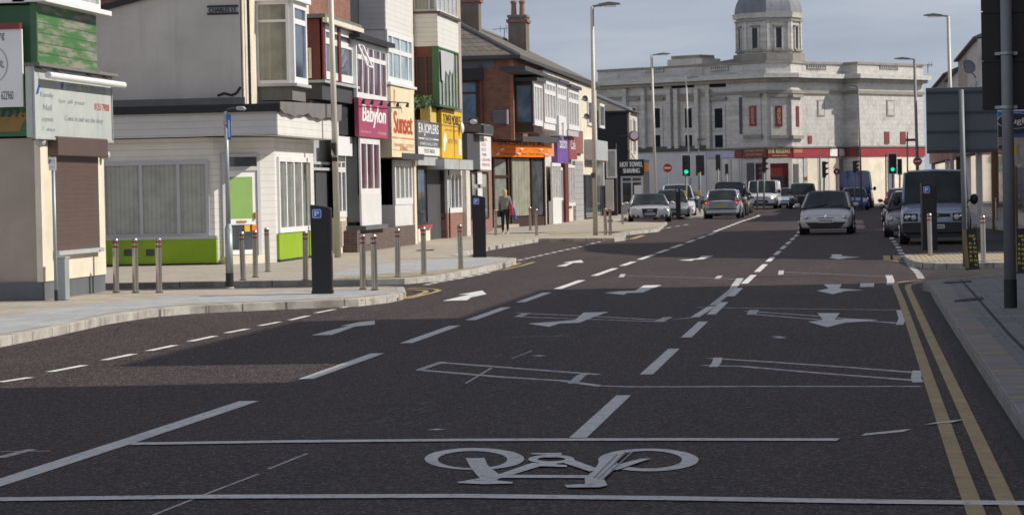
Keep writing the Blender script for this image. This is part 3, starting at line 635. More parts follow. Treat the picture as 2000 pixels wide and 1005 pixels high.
# ---- near corner shop (beige below, green boards above)
T = thing('corner_shop', 'beige corner shop with peeling green boarding and closed brown roller shutter', 'shop', (-13.1, 44.4, 0))
mk('wall', MB().box(-26, -13.1, 44.4, 48.2, .3, 2.75), 'beige', T)
mk('plinth', MB().box(-26, -13.06, 44.36, 48.24, 0, .42), 'slate', T)
e = rX(-13.06, 75, 186, 270, 575); fr = MB()
fr.box(-13.14, -13.04, 44.36, 44.36+.62, .42, 2.75); fr.box(-13.14, -13.04, 47.72, 48.24, .42, 2.75); fr.box(-13.14, -13.04, 44.98, 47.72, .42, .86)
mk('shopfront_frame', fr, 'creamframe', T)
s = mk('roller_shutter', MB().box(-13.12, -13.0, 44.98, 47.72, .9, 2.5), 'shut', T)
mk('shutter_box', MB().box(-13.1, -12.86, 44.8, 47.9, 2.46, 2.78), 'brown', T, bevel=.02)
mk('sill', MB().box(-13.1, -12.93, 44.95, 47.75, .83, .9), 'greyp', T)
mk('green_fascia', MB().box(-26, -13.0, 44.28, 48.3, 2.78, 3.92), 'greenw', T)
pt = MB(); pt.ext([(-13.32+a, 44.275, z) for a, z in ((-1.4, 2.84), (-.02, 2.86), (.03, 2.98), (.14, 3.13), (.02, 3.17), (-.2, 3.1), (-1.4, 3.12))], (0, -.004, 0)); pt.ext([(-13.25+a, 44.275, z) for a, z in ((0, 3.2), (.11, 3.2), (.13, 3.55), (.1, 3.78), (.02, 3.76), (.0, 3.5))], (0, -.004, 0))
mk('flaking_patch', pt, plain('ochre undercoat', (.26, .16, .05), .8, dirt=.2), T)
mk('upper_wall', MB().box(-26, -13.16, 44.42, 48.1, 3.92, 4.9), 'greenw', T)
mk('boarding', MB().box(-13.15, -13.08, 44.42, 48.1, 3.92, 4.96), 'greenboards', T)
mk('corner_trim', MB().box(-13.16, -13.05, 44.36, 44.42, 3.93, 4.96), 'greenf', T); mk('sign_edge', MB().box(-13.0, -12.93, 44.24, 44.3, 2.78, 3.92), 'maroon', T)
mk('ledge', MB().box(-13.4, -12.85, 44.2, 48.3, 4.94, 5.02).box(-26, -13.2, 44.2, 44.4, 4.93, 5.0), 'upvc', T)
mk('bay_wall', MB().box(-26, -13.3, 44.5, 48.0, 5.02, 7.6), 'render_g', T)
window('X', -12.98, (44.45, 48.05, 5.03, 6.6), [.33, .66], [], 'upvc', 'g_curt', T, .09)
window('Y', 44.36, (-14.6, -13.05, 5.03, 6.6), [.5], [], 'upvc', 'g_curt', T, .09)
mk('roof', MB().ext([(-12.9, 44.1, 7.6), (-19, 44.1, 9.4), (-26, 44.1, 7.6)], (0, 4.3, 0)), 'tile', T)
text('nanafam?', (-13.95, 44.27, 3.19), *VY, 1.5, .2, 'dtext', T, off=.008, slant=.3, name='scrawled_lettering')
S = thing('sign_board', 'white board with grey crest and number 622960 on green shop corner', 'sign', (-14.5, 44.2, 3.8))
e = (-16.2, PY(42, 60, 44.15).x, 3.25, 4.5); mk('board', bY(MB(), 44.15, e, .06), 'wsign', S)
mk('batten', MB().box(-16.2, e[1]-.02, 44.1, 44.25, 4.5, 4.6), 'winred', S)
text('622960', (e[1]-.26, 44.15, 3.44), *VY, .2, .14, 'dtext', S); text('ng', (e[1]-.33, 44.15, 4.38), *VY, .09, .12, 'dtext', S)
cr = MB(); 
for i in range(36):
    a = i*math.pi/18; b_ = a+math.pi/18
    cr.ext([(e[1]-.57+.33*math.cos(t)*r/.36, 44.145, 3.94+.33*math.sin(t)*r/.36) for t, r in ((a, .36), (b_, .36), (b_, .345), (a, .345))], (0, -.003, 0))
mk('crest_ring', cr, 'ftext', S); text('JR', (e[1]-.42, 44.15, 3.92), *VY, .26, .17, 'ftext', S, bold=.012)
S = thing('light_box_sign', 'weathered grey box sign with faded lettering under white tube', 'sign', (-12.6, 44.0, 3.1))
a0 = yx(68, -12.9, 200); a1 = yx(220, -12.9, 200)
mk('sign_box', MB().box(-13.05, -12.92, a0, a1, 2.74, 3.88), 'boxg', S, bevel=.015)
mk('hood', MB().box(-13.05, -12.8, a0-.03, a1+.05, 3.88, 3.93), 'lead', S)
mk('edge_trim', MB().box(-12.94, -12.9, a0, a1, 2.72, 2.76).box(-12.94, -12.9, a1-.03, a1, 2.76, 3.88).box(-12.94, -12.9, a0, a0+.03, 2.76, 3.88), 'greyp', S)
L = a1-a0
def st(s_, a, z, w, h, m, **k): text(s_, (-12.92, a0+L*a, z-.42), *VX, L*w, h, m, S, **k)
st('PICTURES', .66, 4.04, .5, .13, 'ftext'); st('for all your', .47, 3.78, .34, .09, 'ftext'); st('01253 79808', .86, 3.75, .2, .12, 'rtext'); st('Come in and see the shop', .62, 3.5, .5, .12, 'ftext', slant=.2)
st('Family', .16, 3.85, .16, .1, 'ftext'); st('Nail', .16, 3.66, .1, .1, 'ftext'); st('open', .16, 3.45, .13, .08, 'ftext'); st('7 days', .17, 3.3, .15, .07, 'ftext')
mk('blue_flash', MB().ext([(-12.912, a0+L*x, z-.42) for x, z in ((.03, 3.86), (.05, 3.86), (.075, 4.0), (.055, 4.0))], (.004, 0, 0)).ext([(-12.912, a0+L*x, z-.42) for x, z in ((.33, 4.0), (.35, 3.98), (.36, 4.1), (.34, 4.1))], (.004, 0, 0)), 'btext', S)
S = thing('tube_lamp', 'long white fluorescent tube lamp on four short arms above grey box sign', 'lamp', (-12.6, 45, 3.7))
mk('tube', MB().cyl((-12.76, a0+.3, 3.74), (-12.76, a1+.25, 3.74), .055, n=14), 'upvc', S, smooth=False)
for k in (.06, .26, .68, .9): mk('arm', MB().cyl((-12.92, a0+L*k-.1, 3.87), (-12.76, a0+L*k+.12, 3.78), .012, n=6), 'charcoal', S)
for x, y, z, lb in ((-13.0, 44.25, 2.68, 'round grey security lamp under the green shop corner'), (-12.95, 48.05, 2.5, 'round grey security lamp beside roller shutter at the kerb end')):
    S = thing('security_lamp', lb, 'lamp', (x, y, z)); mk('shade', MB().ell((x, y, z), .085, .085, .085), 'greyp', S, smooth=True); mk('bracket', MB().box(x-.12, x, y-.03, y+.03, z+.03, z+.09), 'charcoal', S)
S = thing('utility_cabinet', 'narrow grey utility cabinet against plinth of shuttered shop', 'cabinet', (-12.75, 45.2, KZ))
p = G(118, 586, KZ); mk('cabinet_body', MB().box(p.x-.09, p.x+.09, p.y, p.y+.25, KZ, KZ+.68), 'galv', S, bevel=.01); mk('cabinet_lid', MB().box(p.x-.1, p.x+.1, p.y-.01, p.y+.26, KZ+.68, KZ+.7), 'greyp', S)

# ---- the white corner house with lime plinth
Y0 = 66.0
T = thing('corner_house', 'white boarded corner shop with lime green plinth and grey gable', 'shop', (FX, Y0, 0))
def gz(px, py): return PY(px, py, Y0)
v0 = gz(165, 30); v1 = gz(275, 0); sl_ = (v1.z-v0.z)/(v1.x-v0.x)
zt = lambda X: v0.z+(X-v0.x)*sl_
yE = yx(607, FX)
rid = -16.0
gp = [(-30, 3.9), (FX, 3.9), (FX, 7.4), (rid, zt(rid)), (-30, zt(-30))]
mk('gable_wall', MB().ext([(x, Y0, z) for x, z in gp], (0, yE-Y0, 0)), 'render_g', T)
mk('front_wall', MB().box(FX-.02, FX+.03, Y0+.0, yE, 3.9, 7.4), 'cream', T)
mk('verge', MB().ext([(x, Y0-.12, zt(x)+dz) for x, dz in ((-30, -.02), (rid, -.02), (rid, .12), (-30, .12))], (0, yE-Y0+.2, 0)), 'black', T)
mk('ground_wall', MB().box(-30, -15.15, Y0, yE, 0, 3.15), 'siding', T)
ch0 = (-15.15, Y0); ch1 = (-13.95, Y0+1.35)
mk('shop_wall', MB().prism([ch0, ch1, (-13.95, yx(612, -13.95)), (-15.15, yx(612, -13.95))], 0, 3.15), 'siding', T)
# soffit and fascia
fY = Y0-.45; fz1 = PY(540, 215, fY).z; fz0 = PY(540, 263, fY).z
fxe = PY(540, 230, fY).x; fye = yx(660, fxe, 260)
mk('fascia', MB().box(-30, fxe, fY, Y0+.2, fz0, fz1-.02), 'siding_shade', T)
mk('front_fascia', MB().box(-15.3, fxe+.02, fY+.01, fye, fz0+.0, fz1-.05), 'siding', T)
mk('flat_roof', MB().box(-30, fxe+.1, fY-.12, yE, fz1-.03, fz1+.16), 'black', T)
n = 14; wv = MB()
P = []
for i in range(n+1):
    y = fY-.1+(fye-fY)*i/n; P.append((fxe+.12, y, fz1+.02-.1*abs(math.sin(i*.55))-.04*(i % 2)))
wv.ext(P+[(fxe+.12, fye, fz1+.34), (fxe+.12, fY-.1, fz1+.2)], (-.5, 0, 0)); mk('lead_flashing', wv, 'lead', T)
mk('lead_flashing', MB().box(-30, FX+.05, Y0-.03, Y0, fz1+.16, fz1+.34), 'lead', T)
# gable window with blinds, plinth
e = rY(Y0-.06, 182, 408, 318, 466); window('Y', Y0-.06, e, [.085, .41, .735], [], 'upvcg', 'g_blind', T, .085)
mk('plinth', MB().box(-30, -15.1, Y0-.12, Y0+.1, .14, PY(187, 468, Y0-.1).z), 'lime', T)
mk('footing', MB().box(-30, -15.05, Y0-.16, Y0+.1, 0, .16), 'blackc', T)
for px in (293, 250): p = PY(px, 493, Y0-.13); mk('air_vent', MB().box(p.x-.1, p.x+.1, Y0-.135, Y0-.1, p.z-.08, p.z+.08), 'charcoal', T)
mk('window_board', MB().box(-30, -15.08, Y0-.14, Y0+.1, PY(187, 470, Y0-.1).z, PY(187, 464, Y0-.1).z), 'upvcg', T)
# chamfered door wall
dv = Vector((ch1[0]-ch0[0], ch1[1]-ch0[1], 0)); dl = dv.length; dv.normalize(); dn = Vector((dv.y, -dv.x, 0))
def chp(a, z, o=0): return Vector((ch0[0], ch0[1], z))+dv*a+dn*o
def chbox(mb, a0, a1, z0, z1, o0, o1): mb.ext([chp(a0, z0, o0), chp(a1, z0, o0), chp(a1, z1, o0), chp(a0, z1, o0)], dn*(o1-o0)); return mb
da0, da1 = .22, 1.3
D = mk('door', chbox(MB(), da0+.07, da1-.07, .34, 2.35, -.02, .03), 'upvc', T)
mk('glass', chbox(MB(), da0+.2, da1-.2, 1.2, 2.2, -.02, .036), 'g_green', D); mk('glass', chbox(MB(), da0+.2, da1-.2, .45, 1.05, -.02, .036), 'g_dark', D)
mk('letter_plate', chbox(MB(), da0+.4, da1-.4, 1.1, 1.15, 0, .05), 'brass', D); mk('handle', chbox(MB(), da1-.17, da1-.12, 1.18, 1.34, 0, .08), 'brass', D)
mk('notice', chbox(MB(), da0+.62, da0+.78, .88, 1.04, 0, .042), 'ysign', D); mk('notice', chbox(MB(), da0+.84, da0+.97, .9, 1.04, 0, .042), 'orange', D)
fr = MB(); chbox(fr, da0-.02, da0+.07, .3, 2.75, 0, .07); chbox(fr, da1-.07, da1+.02, .3, 2.75, 0, .07); chbox(fr, da0+.07, da1-.07, 2.35, 2.45, 0, .07); chbox(fr, da0+.07, da1-.07, 2.68, 2.75, 0, .07)
mk('door_frame', fr, 'upvcg', T); mk('fanlight', chbox(MB(), da0+.07, da1-.07, 2.45, 2.68, -.02, .03), 'g_dark', T)
mk('doorstep', chbox(MB(), da0-.05, da1+.05, .1, .3, 0, .2), 'brass' if 0 else 'creamframe', T)
# shopfront to the street
sX = -13.95
e = rX(sX+.06, 549, 600, 305, 455); e = (Y0+1.6, yx(603, sX), e[2], e[3]); window('X', sX+.06, e, [.23, .46, .7], [], 'upvc', 'g_blind2', T, .13)
mk('lime_plinth', MB().box(sX-.05, sX+.07, Y0+1.4, e[1]+.1, .16, e[2]-.02), 'lime', T); mk('footing', MB().box(sX-.05, sX+.09, Y0+1.4, e[1]+.1, 0, .17), 'blackc', T)
# first-floor bay
bx0 = -13.5; ya = 67.6; yb = yx(598, bx0, 165)
mk('bay', MB().box(FX, bx0-.02, ya, yb, fz1+.3, PX(570, 162, bx0).z), 'lead', T)
zb0 = PX(570, 162, bx0).z; zb1 = PX(570, 2, bx0).z
mk('bay_body', MB().box(FX, bx0-.04, ya+.04, yb-.03, zb0, zb1+.6), 'render_w', T)
window('X', bx0+.05, (ya+.0, yb, zb0, zb1), [], [.76], 'upvc', 'g_bluep', T, .16, t=.11)
window('Y', ya-.04, (FX-.0, bx0-.06, zb0, zb1), [], [.76], 'upvc', 'g_room', T, .08, t=.07)
mk('sill', MB().box(FX, bx0+.12, ya-.1, yb+.08, zb0-.07, zb0), 'upvcg', T); mk('bay_roof', MB().box(FX, bx0+.15, ya-.15, yb+.1, zb1, zb1+.12), 'upvc', T)
dp = MB().cyl((FX+.12, Y0+.25, 3.9), (FX+.12, Y0+.25, 7.2), .035, n=8); 
S = thing('street_nameplate', 'black and white CHARLES ST nameplate high on the grey gable', 'sign', (0, 0, 0))
e = rY(Y0-.02, 406, 464, 13, 28); S.location = (e[0], Y0, e[2]); mk('plate', bY(MB(), Y0-.02, e, .03), plain('tin plate', (.30, .30, .31), .5), S); mk('border', MB().box(e[0]-.02, e[1]+.02, Y0-.024, Y0-.008, e[3]-.03, e[3]+.02).box(e[0]-.02, e[1]+.02, Y0-.024, Y0-.008, e[2]-.02, e[2]+.03), 'dtext', S)
textY('CHARLES ST', Y0-.024, (e[0]+.03, e[1]-.03, e[2]+.04, e[3]-.04), 'dtext', S, bold=.006)
mk('downpipe', dp, 'blackc', T)
crk = MB().tube([PY(x, y, Y0-.012) for x, y in ((425, 187), (438, 182), (452, 186), (462, 182), (470, 170))], .03, 5); mk('cable', crk, 'blackc', T)

# ---- entry and small shop beside it
def house(name, label, px0, px1, wall, top, z0=0, X=FX, x0=-24, cat='shop', roof=True, mat_r='tile'):
    y0 = yx(px0, X) if px0 > 5 else px0; y1 = yx(px1, X)
    T = thing(name, label, cat, (X, y0, 0)); mk('wall', MB().box(x0, X, y0, y1, z0, top), wall, T)
    if roof: mk('roof', MB().ext([(X+.25, y0, top-.06), (X+.25, y0, top+.04), ((x0+X)/2, y0, top+2.6), (x0-.2, y0, top+.04), (x0-.2, y0, top-.06)], (0, y1-y0, 0)), mat_r, T)
    return T, y0, y1
T, h0, h1 = house('brick_house', 'narrow brick house with red brown bay over black shopfront', 607, 690, 'redbrick', 8.6)
mk('lower_wall_panel', MB().box(FX, FX+.08, h0, h0+3.0, 2.55, 3.55), 'greyp', T); mk('recess_panel', MB().box(FX, FX+.12, h0, yx(655, FX+.1), .1, 2.5), 'charcoal', T)
window('X', FX+.2, rX(FX+.2, 606, 654, 315, 332), [], [], 'upvcg', 'g_dark', T); 
bb = yx(625, -13.75, 100); be = yx(692, -13.75, 100)
zb0 = PX(627, 160, -13.75).z; zb1 = PX(627, 38, -13.75).z
mk('bay', MB().box(FX, -13.75, bb, be, zb0, zb1), 'maroon', T)
mk('bay_roof', MB().box(FX, -13.55, bb-.25, be+.2, zb1+.02, zb1+.12), 'lead', T); mk('gutter', MB().box(-13.62, -13.5, bb-.25, be+.2, zb1-.1, zb1+.02), 'creamframe', T)
e = (bb+.35, be-.5, zb0+.1, zb1-.1); window('X', -13.69, (e[0], e[1], e[2], e[3]), [.46, .54], [.7], 'upvc', 'g_bluep', T, .2); mk('maroon_posts', MB().box(-13.7, -13.66, bb, bb+.35, zb0, zb1).box(-13.7, -13.66, be-.5, be, zb0, zb1).box(-13.7, -13.655, (bb+be)/2-.35, (bb+be)/2, zb0, zb1), 'maroon', T)
e = rY(bb-.04, 600, 618, 77, 150); window('Y', bb-.05, (FX+.02, FX+.42, zb0+.1, zb1-.75), [], [], 'creamframe', 'g_curt', T, .06)
e = rX(-13.7, 627, 690, 162, 185); mk('bay_apron', MB().box(FX, -13.72, bb+.02, be-.02, zb0-.45, zb0), 'charcoal', T); mk('bay_sill', MB().box(FX, -13.62, bb-.06, be+.05, zb0-.02, zb0+.05), 'greyp', T)
mk('wall_panel', MB().box(FX, -13.98, yx(608, -13.98), yx(655, -13.98), 3.6, 4.2), 'black', T)
e = rX(-13.85, 655, 699, 182, 262); mk('blank_fascia', bX(MB(), -13.85, e, .5), 'blackc', T)
e = rX(-13.8, 655, 688, 265, 303); mk('sign_board', bX(MB(), -13.8, e, .12), 'wsign', T)
e = rX(-14.0, 657, 686, 305, 425); window('X', -14.0, e, [.35, .65], [.78], 'upvc', 'g_dark', T, .17)
mk('stall_riser', MB().box(FX, -14.02, e[0], e[1], .1, e[2]), 'creamframe', T); mk('letterbox_panel', MB().box(FX, -13.99, e[0]+.5, e[1]-1.0, .3, e[2]-.1), 'beige', T)
mk('boundary_pier', MB().box(FX, -13.85, e[1]-.1, e[1]+.5, 0, 1.0), 'cream', T)

# ---- magenta-signed shop
T, h0, h1 = house('bay_fronted_shop', 'shop with magenta script fascia below white bay window', 690, 757, 'blackc', 8.6)
X = -13.6
e = rX(X, 695, 757, 88, 190); e = (e[0], yx(756, X, 160), e[2], PX(697, 78, X).z)
mk('bay', MB().box(FX, X-.05, e[0]+.03, e[1]-.03, e[2]-.1, e[3]+.05), 'slate', T)
window('X', X, e, [.2, .38, .56, .79], [.72], 'upvc', 'g_purp', T, .16)
mk('bay_roof', MB().box(FX, X+.22, e[0]-.6, e[1]+.3, e[3]+.02, e[3]+.14), 'black', T)
op = MB(); y = e[0]+.25; z = e[3]-.12; op.tube([(X+.02, y, z), (X+.02, y+.75, z), (X+.28, y+.75, z-.62), (X+.28, y, z-.62), (X+.02, y, z)], .035, 6); mk('open_casement', op, 'upvc', T)
e = rX(X+.06, 700, 757, 190, 266); mk('sign_board', bX(MB(), X+.06, e, .12), 'magenta', T)
textX('Babylon', X+.06, sub(e, .12, .92, .26, .84), 'ltext', T, slant=.22, bold=.06, name='script_lettering')
textX('hair & beauty', X+.06, sub(e, .06, .4, .1, .16), 'suncream', T); textX('01253 628', X+.06, sub(e, .64, .92, .1, .17), 'suncream', T)
e = rX(X, 703, 743, 268, 380); window('X', X, e, [.33, .66], [], 'upvc', 'g_purp', T, .17)
mk('bay_lower', MB().box(FX, X-.05, e[0], e[1], .95, e[3]), 'slate', T)
mk('apron', MB().box(X-.05, X+.005, e[0], e[1], PX(703, 441, X).z, e[2]-.002), 'vpanel', T)
mk('bay_sill', MB().box(FX, X+.14, e[0]-.15, e[1]+.35, PX(703, 441, X).z-.12, PX(703, 441, X).z), 'slate', T)
z_ = PX(703, 441, X).z-.12
mk('stall_riser', MB().box(FX, X-.02, e[0]-.7, h1+.3, 0, z_), 'darkbrick', T)
mk('grille', MB().box(X-.05, X+.0, e[0]-.3, e[0]+1.5, .3, z_-.1), boards('slatted grille', (.17, .15, .145), .09), T)
mk('downpipe', MB().cyl((FX+.15, h1-.3, .2), (FX+.15, h1-.3, 3.3), .045, n=8), 'black', T)
S = thing('spotlight_rail', 'black rail of six small spotlights over the magenta sign', 'lamp', (X+.1, h0, 4.4))
pts = [PX(x, y-3, X+.3) for x, y in ((711, 197), (728, 198), (746, 200), (762, 202), (778, 203), (797, 204))]
mk('rail', MB().tube(pts, .018, 6), 'black', S)
for p in pts: mk('spotlight', MB().cyl(p, p+Vector((-.04, 0, -.13)), .03, .055, 8), 'black', S)

# ---- cream Sunset shop with the tall white boarded bay
T, h0, h1 = house('boarded_shop', 'shop with tall white boarded bay and cream faded red-lettered sign', 757, 812, 'cream', 9)
X = -13.6; ya = yx(755, X, 100); yb = yx(804, X, 100)
mk('bay', MB().box(FX-.1, X-.05, ya, yb, PX(760, 165, X).z, 9.2), 'siding', T)
mk('bay_cheek', MB().box(FX-.1, X-.02, ya-.05, ya, PX(755, 58, X).z, 9.2), 'siding_shade', T)
mk('bay_front', MB().box(X-.05, X, ya-.03, yb, PX(758, 57, X).z, 9.2), 'siding', T)
e = (ya, yb, PX(762, 161, X).z, PX(762, 60, X).z); window('X', X+.03, e, [.2, .5, .82], [.62], 'upvc', 'g_cyan', T, .17)
mk('sill', MB().box(FX, X+.12, ya-.08, yb+.15, e[2]-.08, e[2]), 'upvc', T)
e = rX(X+.1, 763, 809, 168, 306); mk('sign_board', bX(MB(), X+.1, e, .9), 'suncream', T)
textX('Sunset', X+.1, sub(e, .1, .9, .34, .66), 'sunred', T, bold=.07, name='big_lettering'); textX('Casual', X+.1, sub(e, .14, .42, .7, .77), 'ftext', T)
textX('TANNING  STUDIO', X+.1, sub(e, .06, .94, .15, .2), 'sunor', T); textX('& NAILS', X+.1, sub(e, .35, .68, .1, .16), 'rtext', T); 
mk('sign_rules', MB().box(X+.1, X+.106, e[0]+.1, e[1]-.1, e[2]+.56, e[2]+.6).box(X+.1, X+.106, e[0]+.1, e[1]-.1, e[2]+.2, e[2]+.22), 'sunor', T)
mk('streak', MB().ext([(X+.102, e[0]+(e[1]-e[0])*a, e[2]+(e[3]-e[2])*b) for a, b in ((.1, .75), (.15, .72), (.18, .95), (.12, .97))], (.002, 0, 0)), 'sunor', T)
e = rX(X-.2, 771, 806, 312, 400); window('X', X-.2, e, [.28, .55, .78], [], 'upvc', 'g_blind2', T, .2)
mk('panelling', MB().box(FX, X-.22, e[0], e[1], .1, e[2]), 'vpanel', T); mk('fascia_shadow_strip', MB().box(FX, X+.12, e[0]-.5, e[1]+.4, e[3]+.02, e[3]+.2), 'charcoal', T)  # charcoal strip stands in for the shade under the sign
mk('pilaster', MB().box(FX, X-.15, e[1]+.03, e[1]+.45, .0, e[3]), 'cream', T)

# ---- shop with dark sign, its upper bay in white, maroon and green
T, h0, h1 = house('green_bay_shop', 'shop with maroon and green first-floor bay over dark lettered sign', 812, 862, 'beige', 9.5)
X = -13.6; ya = yx(855, X, 60); yb = yx(895, X, 60)
z1 = PX(855, 25, X).z; z2 = PX(855, 90, X).z; z3 = PX(857, 207, X).z
mk('bay', MB().box(FX-.1, X-.07, ya, yb, z3, 9.8), 'maroon', T)
mk('bay_boarding', MB().box(FX-.1, X, ya-.05, yb, z2, z1), 'siding', T)
window('Y', ya-.06, (FX+.05, X-.02, z3+.25, z2-.3), [.45], [.4], 'maroon', 'winf', T, .05, t=.05)
window('X', X, (ya-.04, yb, z3, z2), [.2, .37, .53, .7, .85], [], 'greenf', 'g_curt', T, .06)
mk('torn_poster', MB().ext([(X+.012, ya+(yb-ya)*a, z3+(z2-z3)*b) for a, b in ((.1, .95), (.12, .45), (.25, .4), (.3, .62), (.45, .55), (.5, .66), (.62, .58), (.7, .7), (.72, .95))], (.004, 0, 0)), 'upvcg', T)
window('X', X, (ya-.04, yb, z1+.05, 9.8), [.2, .4, .6, .8], [], 'upvc', 'g_curt', T, .07)
window('Y', ya-.07, (FX+.0, X-.03, z1+.05, 9.8), [.7], [], 'upvcg', 'g_blind2', T, .07, t=.07)
mk('bay_sill', MB().box(FX, X+.1, ya-.12, yb+.1, z1-.03, z1+.05), 'brown', T)
mk('green_corner_post', MB().box(X-.2, X+.03, ya-.1, ya-.03, z3, z2), 'greenf', T)
e = rX(-13.9, 815, 858, 228, 302); e = (e[0], e[1], e[2], PX(815, 234, -13.9).z)
mk('sign_board', bX(MB(), -13.9, e, .1), 'slate', T); mk('white_band', bX(MB(), -13.89, sub(e, 0, 1, 0, .24), .05), 'wsign', T)
textX('EA JOPLERS', -13.9, sub(e, .05, .95, .56, .92), 'ltext', T, bold=.03, name='big_lettering'); textX('SALON', -13.9, sub(e, .33, .66, .44, .52), 'ltext', T)
mk('rules', bX(bX(MB(), -13.895, sub(e, .04, .3, .465, .5), .01), -13.895, sub(e, .7, .96, .465, .5), .01), 'ltext', T)
textX('HAIR NAILS SPA', -13.9, sub(e, .1, .9, .29, .38), 'ltext', T); textX('TEST RIDE', -13.89, sub(e, .25, .75, .07, .18), 'dtext', T)
e = rX(-13.95, 817, 858, 302, 322); mk('shutter_hood', bX(MB(), -13.95, e, .4), 'greyp', T)
e = rX(-14.2, 818, 838, 326, 440); window('X', -14.25, e, [], [], 'winf', 'g_bluep', T, .08); mk('sill', MB().box(FX, -14.1, e[0], e[1], e[2]-.12, e[2]), 'rose', T); mk('stall_riser', MB().box(FX, -14.2, e[0]-.4, e[1]+.1, 0, e[2]-.12), 'cream', T)
mk('door', MB().box(FX, -14.3, e[1]+.3, h1-.6, .1, 2.5), 'charcoal', T); mk('pilaster', MB().box(FX, -14.1, h1-.55, h1-.2, 0, 2.7), 'greyp', T)
S = thing('flower_basket', 'yellow basket of trailing leaves on ledge above dark sign', 'planter', (-14.0, yx(840, -13.9), 4.5))
p = PX(838, 222, -13.9); mk('basket', MB().box(p.x-.3, p.x+.05, p.y, p.y+1.3, p.z-.3, p.z+.22), 'wicker', S, bevel=.03)
fb = MB()
for i in range(220):
    c = Vector((p.x-.12+random.uniform(-.3, .3), p.y+random.uniform(-1.2, 1.8), p.z+.3+random.uniform(-.12, .28))); a = Vector((random.uniform(-1, 1), random.uniform(-1, 1), random.uniform(-1, 1))).normalized()*.1; b_ = a.orthogonal()
    fb.add([c-a, c+b_*.5, c+a, c-b_*.5], [(0, 1, 2, 3)])
mk('leaves', fb, 'foliage', S)

# ---- yellow-signed shop
T, h0, h1 = house('yellow_sign_shop', 'shop with tall yellow sign over brick stall riser', 862, 905, 'beige', 9.5)
X = -13.8; e = rX(X, 862, 902, 212, 308); mk('sign_board', bX(MB(), X, e, .35), 'ysign', T)
textX('TOWER MOBILES', X, sub(e, .06, .94, .7, .9), 'dtext', T, bold=.012, name='big_lettering'); textX('sales and repairs', X, sub(e, .15, .8, .54, .62), 'sunor', T); textX('NOW OPEN', X, sub(e, .3, .75, .3, .4), 'sunor', T)
mk('white_cutout', MB().ext([(X+.004, e[0]+(e[1]-e[0])*a, e[2]+(e[3]-e[2])*b) for a, b in ((.06, .14), (.12, .1), (.17, .3), (.24, .36), (.18, .5), (.12, .52), (.06, .35))], (.004, 0, 0)), 'ltext', T); mk('white_panel', bX(MB(), X+.006, sub(e, .82, .95, .08, .42), .01), 'ltext', T)
mk('sign_frame', bX(bX(MB(), X+.012, sub(e, 0, 1, .66, .675), .02), X+.012, (e[0]-.05, e[1]+.05, e[3]-.02, e[3]+.1), .4), 'lead', T)
e = rX(X, 862, 916, 310, 330); mk('shutter_hood', MB().box(FX, X+.15, e[0]-.3, e[1], e[2], e[3]), 'greyp', T)
e = rX(-14.1, 873, 903, 332, 416); window('X', -14.1, e, [.25, .5, .75], [], 'upvc', 'g_dark', T, .17); mk('stall_riser', MB().box(FX, -14.1, e[0]-.3, e[1], 0, e[2]), 'shopbrick', T)
window('Y', e[0]-.34, (FX-.2, -14.15, .8, e[3]), [], [], 'charcoal', 'g_dark', T, .05, t=.05)
mk('pilaster', MB().box(FX, -13.95, e[1], e[1]+1.0, 0, e[3]), 'render_w', T)
S = thing('alarm_box', 'small white oval alarm box on edge of yellow sign', 'alarm', (X, yx(901, X), 4)); p = PX(902, 250, X+.1); mk('case', MB().ell(tuple(p), .08, .2, .2), 'upvc', S, smooth=True)
# ---- low shop with the white price board, before the hipped brick house
YB = 120.9
T = thing('low_shop', 'single-storey shop with white red-lettered board and grey panel', 'shop', (FX, yx(905, FX), 0))
y0 = yx(906, FX); 
mk('wall', MB().box(-26, FX, y0, 112.4, 0, 3.9), 'shopbrick', T)
z_ = PX(906, 252, -13.9).z
mk('flat_roof', MB().box(-26, -13.7, y0-.2, 107, 3.95, 4.25).box(-26, -14.35, 107, 112.6, 3.95, 4.2), 'lead', T); mk('roof_edge', MB().box(-13.7, -13.6, y0-.2, 107, 3.9, 4.2), 'charcoal', T)
e = rX(-14.0, 912, 937, 260, 330); mk('grey_panel', bX(MB(), -14.0, e, .3), 'charcoal', T)
e2 = rX(-13.97, 937, 959, 265, 331); mk('sign_board', bX(MB(), -13.97, e2, .3), 'wsign', T)
for k, (s_, w) in enumerate((('PERMS', .5), ('CUTS', .35), ('SETS', .35), ('TRIMS', .4), ('COLOURS', .75), ('WEAVES', .7))): textX(s_, -13.97, sub(e2, .15, .15+w, .86-k*.15, .94-k*.15), 'rtext', T)
e = rX(-14.15, 908, 955, 334, 432); window('X', -14.15, e, [.28, .62], [], 'winf', 'g_blind2', T, .09)
mk('notices', MB().box(-14.14, -14.12, e[0]+3.3, e[0]+4.6, 2.0, 2.5).box(-14.14, -14.12, e[0]+3.3, e[0]+4.6, 1.4, 1.85), 'upvc', T); mk('stall_riser', MB().box(FX, -14.14, e[0]-.4, e[1]+.1, 0, e[2]), 'shopbrick', T); mk('door_post', MB().box(FX, -14.1, e[0]-.5, e[0], 0, e[3]), 'upvc', T)
S = thing('floodlight', 'small black floodlight on flat roof of the low shop', 'lamp', (-14.0, 110, 4.4)); p = PX(925, 238, -13.9); mk('lamp_housing', MB().box(p.x-.15, p.x+.15, p.y-.2, p.y+.2, p.z-.12, p.z+.15), 'black', S, bevel=.03); mk('lamp_glass', MB().ell((p.x+.02, p.y-.22, p.z), .14, .04, .1), 'lens', S)

